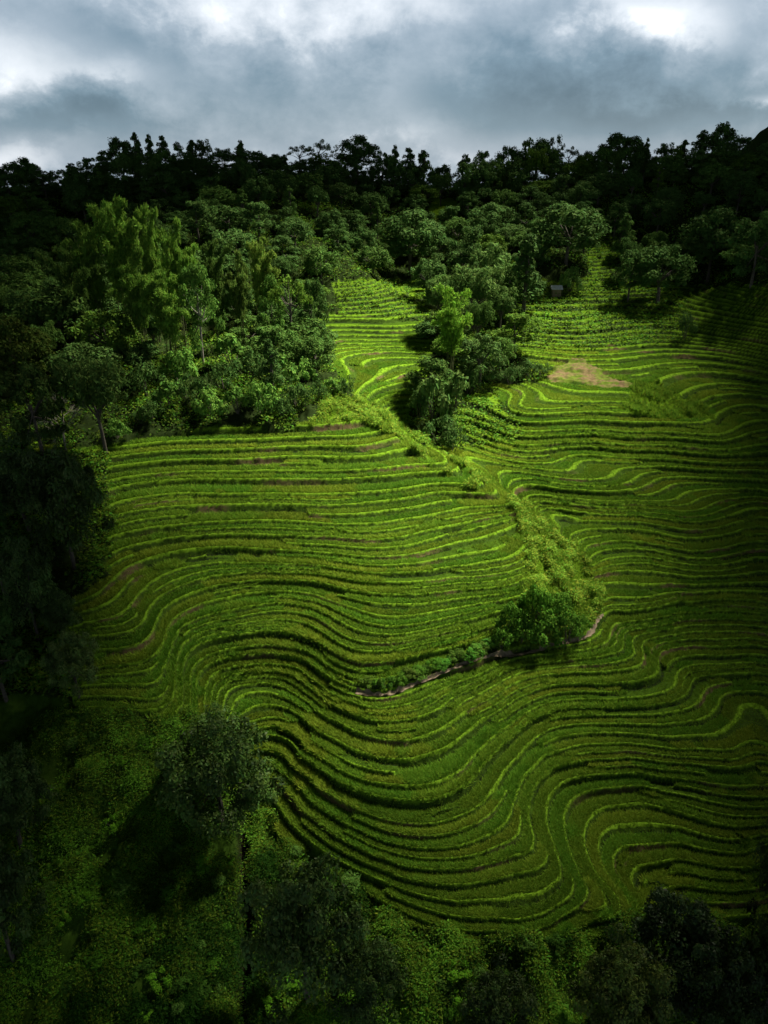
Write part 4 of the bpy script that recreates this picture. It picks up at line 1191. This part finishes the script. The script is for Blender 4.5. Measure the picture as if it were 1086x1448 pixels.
# forest
def forest():
    r = np.random.default_rng(31)
    cand = 9000
    a = r.uniform(-.56, .56, cand); d = np.sqrt(r.uniform(125 ** 2, 303 ** 2, cand))
    x, y = d * np.sin(a), d * np.cos(a)
    z, kind, f, base, ditch, sp = terrain(x, y)
    u, v = project(x, y, z)
    keep = []
    for i in range(cand):
        if kind[i] != 3 or u[i] < -60 or u[i] > 1150 or v[i] > 600:
            continue
        if any((x[i] - p[0]) ** 2 + (y[i] - p[1]) ** 2 < (p[2] * .75 + 2.2) ** 2 for p in PLACED if p[3] is not None and p[2] > 1.5):
            continue
        md = 7.4 + 1.4 * (d[i] > 200) - 1.6 * (d[i] > 285)
        if any((x[i] - x[j]) ** 2 + (y[i] - y[j]) ** 2 < md * md for j in keep):
            continue
        if 598 < u[i] < 660 and 280 < v[i] < 326:
            continue
        if 440 < u[i] < 610 and v[i] > 370 and r.uniform() < .8:
            continue
        keep.append(i)
    keep.sort(key=lambda i: -d[i])
    keep = keep[:255]
    marks = [p for p in PLACED if p[5]]
    out = []
    su, sv = [q[0] for q in SKY], [q[1] for q in SKY]
    extra = []
    for uu in np.arange(-20, 1110, 25):
        ub = uu + r.uniform(-8, 8)
        xe, ye, ze = at_dist(ub, r.uniform(292, 301))
        vt = max(float(np.interp(ub, su, sv)) + r.uniform(10, 26), 206)
        extra.append((xe, ye, ze, ub, vt, max(top_z(xe, ye, vt) - ze, 5)))
    rows = [(x[i], y[i], z[i], u[i], v[i], d[i], None) for i in keep] + [(e[0], e[1], e[2], e[3], e[4] + 20, 296.0, e[5]) for e in extra]
    for xi, yi, zi, ui, vi, di_, Hx in rows:
        pr = r.choice(['broad', 'irreg', 'column', 'feather'], p=[.42, .33, .12, .13])
        k = int(r.integers(0, 2 if pr in ('feather',) else 3))
        H = r.uniform(6.5, 11.5) * (1.12 if pr == 'column' else 1.0)
        R = {'broad': r.uniform(4.6, 6.4), 'irreg': r.uniform(4.2, 5.8), 'column': r.uniform(2.6, 3.6), 'feather': r.uniform(3.2, 4.6)}[pr]
        if Hx: H = Hx; R *= 1.05
        right = ui > 640
        tn, tw = [((.82, .92, .86), "dark"), ((1.05, 1.15, .9), "mid-green"), ((1.15, 1.2, .62), "olive"), ((1.0, 1.05, 1.0), "grey-green")][int(r.choice([0, 1, 2, 3], p=[.42, .32, .14, .12] if right else [.60, .25, .07, .08]))]
        jit = r.uniform(.85, 1.15)
        o = place(f"{pr}{k}", xi, yi, zi - .3, R, H, "FOREST", "forest trees on the hillside", tuple(c * jit for c in tn))
        sh = {'broad': "round-crowned", 'irreg': "uneven-crowned", 'column': "narrow", 'feather': "feathery"}[pr]
        uu, vv = ui, vi - H * .55 * F_PX / di_
        best = min(marks, key=lambda p: (p[3] - uu) ** 2 + (1.6 * (p[4] - vv)) ** 2)
        dx, dy = uu - best[3], vv - best[4]
        hor = "left" if dx < 0 else "right"; ver = "above" if dy < 0 else "below"
        if abs(dx) > 2.2 * abs(dy): di = f"{hor} of"
        elif abs(dy) > 2.2 * abs(dx): di = ver
        else: di = f"{ver} and {hor} of"
        out.append((o, f"{tw} {sh}", di, best[5], math.hypot(dx, dy)))
    groups = {}
    for e in out:
        groups.setdefault((e[1], e[2], e[3]), []).append(e)
    ords = ["nearest", "second", "third", "fourth", "fifth", "sixth", "seventh", "eighth", "ninth", "tenth", "eleventh", "twelfth", "thirteenth", "fourteenth", "fifteenth", "sixteenth", "seventeenth", "eighteenth"]
    for (look, di, mark, ), es in groups.items():
        es.sort(key=lambda e: e[4])
        for q, e in enumerate(es):
            m = short_mark(mark)
            e[0]['label'] = f"{look} tree {di} {m}" if len(es) == 1 else f"{ords[q]} {look} tree {di} {m}"
    return len(out)


SHORT = {}


def short_mark(m):
    m = m.split(',')[0]
    for a in (" with sky showing through",):
        m = m.replace(a, "")
    if not m.startswith("the "): m = "the " + m
    w = m.split()
    return " ".join(w[:9]) if len(w) > 9 else m


NF = forest()


def order_labels(objs, what):
    """labels that tell apart the members of a scattered row by the neighbour they stand next to"""
    names = {}
    for o in objs:
        x, y, z = o.location
        u, v = project(np.array([x]), np.array([y]), np.array([z]))
        o['_u'], o['_v'] = float(u[0]), float(v[0])
    for o in objs:
        best = min((p for p in PLACED if p[5]), key=lambda p: (p[3] - o['_u']) ** 2 + (p[4] - o['_v']) ** 2)
        dx, dy = o['_u'] - best[3], o['_v'] - best[4]
        di = ("left" if dx < 0 else "right") + " of" if abs(dx) > abs(dy) else ("below" if dy > 0 else "above")
        names.setdefault((di, short_mark(best[5])), []).append((math.hypot(dx, dy), o))
    ords = ["nearest", "second", "third", "fourth", "fifth", "sixth", "seventh", "eighth", "ninth", "tenth", "eleventh", "twelfth", "thirteenth", "fourteenth", "fifteenth", "sixteenth", "seventeenth", "eighteenth", "nineteenth", "twentieth"]
    for (di, m), es in names.items():
        es.sort(key=lambda e: e[0])
        for q, (dd, o) in enumerate(es):
            o['label'] = f"{ords[min(q, 19)]} {what} {di} {m}"
    for o in objs:
        del o['_u'], o['_v']
        if '_uv' in o: del o['_uv']


order_labels(BANK, "bank shrub")
order_labels([o for o in COL.objects if str(o.get('label', '')).startswith('WEEDY')], "low weedy-bank shrub")


# ------------------------------------------------------------------ field hut, path
def build_hut():
    x, y, z = ground_px(786, 416)
    root = bpy.data.objects.new("field_hut", None); COL.objects.link(root); root.location = (x, y, z)
    root['label'] = "tiny pale-roofed field hut beside the small pale tree"; root['category'] = "hut"
    M_ROOF = plain_mat("weathered_tin", (.55, .55, .56), noise=3, amt=.3); M_WALL = plain_mat("bamboo_matting", (.22, .17, .10), noise=5, amt=.4)
    V = np.array([(-1.5, -1.3, 1.6), (1.5, -1.3, 1.6), (1.5, 0, 2.5), (-1.5, 0, 2.5), (1.5, 1.3, 1.6), (-1.5, 1.3, 1.6)])
    V2 = np.concatenate([V, V - np.array([0, 0, .06])])
    f = [(0, 1, 2, 3), (3, 2, 4, 5), (9, 8, 7, 6), (11, 10, 8, 9), (0, 6, 7, 1), (5, 4, 10, 11), (0, 3, 9, 6), (3, 5, 11, 9), (1, 7, 8, 2), (2, 8, 10, 4)]
    link("roof", mesh_np("hut_roof", V2, np.array(f), [M_ROOF]), root)
    W_ = np.array([(sx * 1.15, sy * .95, zz) for zz in (-.4, 1.72) for sx, sy in ((-1, -1), (1, -1), (1, 1), (-1, 1))])
    link("wall", mesh_np("hut_wall", W_, np.array([(0, 1, 5, 4), (1, 2, 6, 5), (2, 3, 7, 6), (3, 0, 4, 7)]), [M_WALL]), root)
    for sx in (-1.35, 1.35):
        for sy in (-1.15, 1.15):
            link("post", mesh_np("hut_post", *tube([(sx, sy, -.4), (sx, sy, 1.62)], [.06, .05], 6), [M_BARK], smooth=True), root)


build_hut()


def build_path():
    px = PATH_PX
    P3 = [ground_px(u, v) for u, v in px]
    A = np.array([(p[0], p[1]) for p in P3])
    t = np.linspace(0, len(A) - 1, 240)
    cx, cy = np.interp(t, np.arange(len(A)), A[:, 0]), np.interp(t, np.arange(len(A)), A[:, 1])
    k = np.ones(13) / 13
    cx2, cy2 = np.convolve(np.pad(cx, 6, 'edge'), k, 'valid'), np.convolve(np.pad(cy, 6, 'edge'), k, 'valid')
    dx, dy = np.gradient(cx2), np.gradient(cy2); L_ = np.hypot(dx, dy); nx, ny = -dy / L_, dx / L_
    w = .24 + .06 * np.sin(np.arange(240) * .7) + .05 * np.sin(np.arange(240) * .23)
    rows = []
    for s in np.linspace(-1, 1, 7):
        X, Y = cx2 + nx * w * s, cy2 + ny * w * s
        rows.append(np.stack([X, Y, terrain(X, Y)[0] + .03 + .06 * (1 - s * s)], 1))
    mid = np.median(np.stack([q[:, 2] for q in rows]), 0); ks = np.ones(9) / 9
    mid = np.convolve(np.pad(mid, 4, 'edge'), ks, 'valid')
    for q in rows:
        q[:, 2] = np.maximum(q[:, 2], mid)
    V = np.concatenate(rows); idx = np.arange(7 * 240).reshape(7, 240)
    f = np.stack([idx[:-1, :-1], idx[:-1, 1:], idx[1:, 1:], idx[1:, :-1]], -1).reshape(-1, 4)
    link("path", mesh_np("path", V, f, [M_PATH], smooth=True), kind="structure")


build_path()
#TREES-END#
scene.view_settings.view_transform = 'Standard'
scene.view_settings.look = 'None'
scene.view_settings.exposure = 1.75
scene.view_settings.gamma = 1.0
scene.cycles.max_bounces = 5
scene.cycles.diffuse_bounces = 3
scene.cycles.transmission_bounces = 3
scene.cycles.use_denoising = True
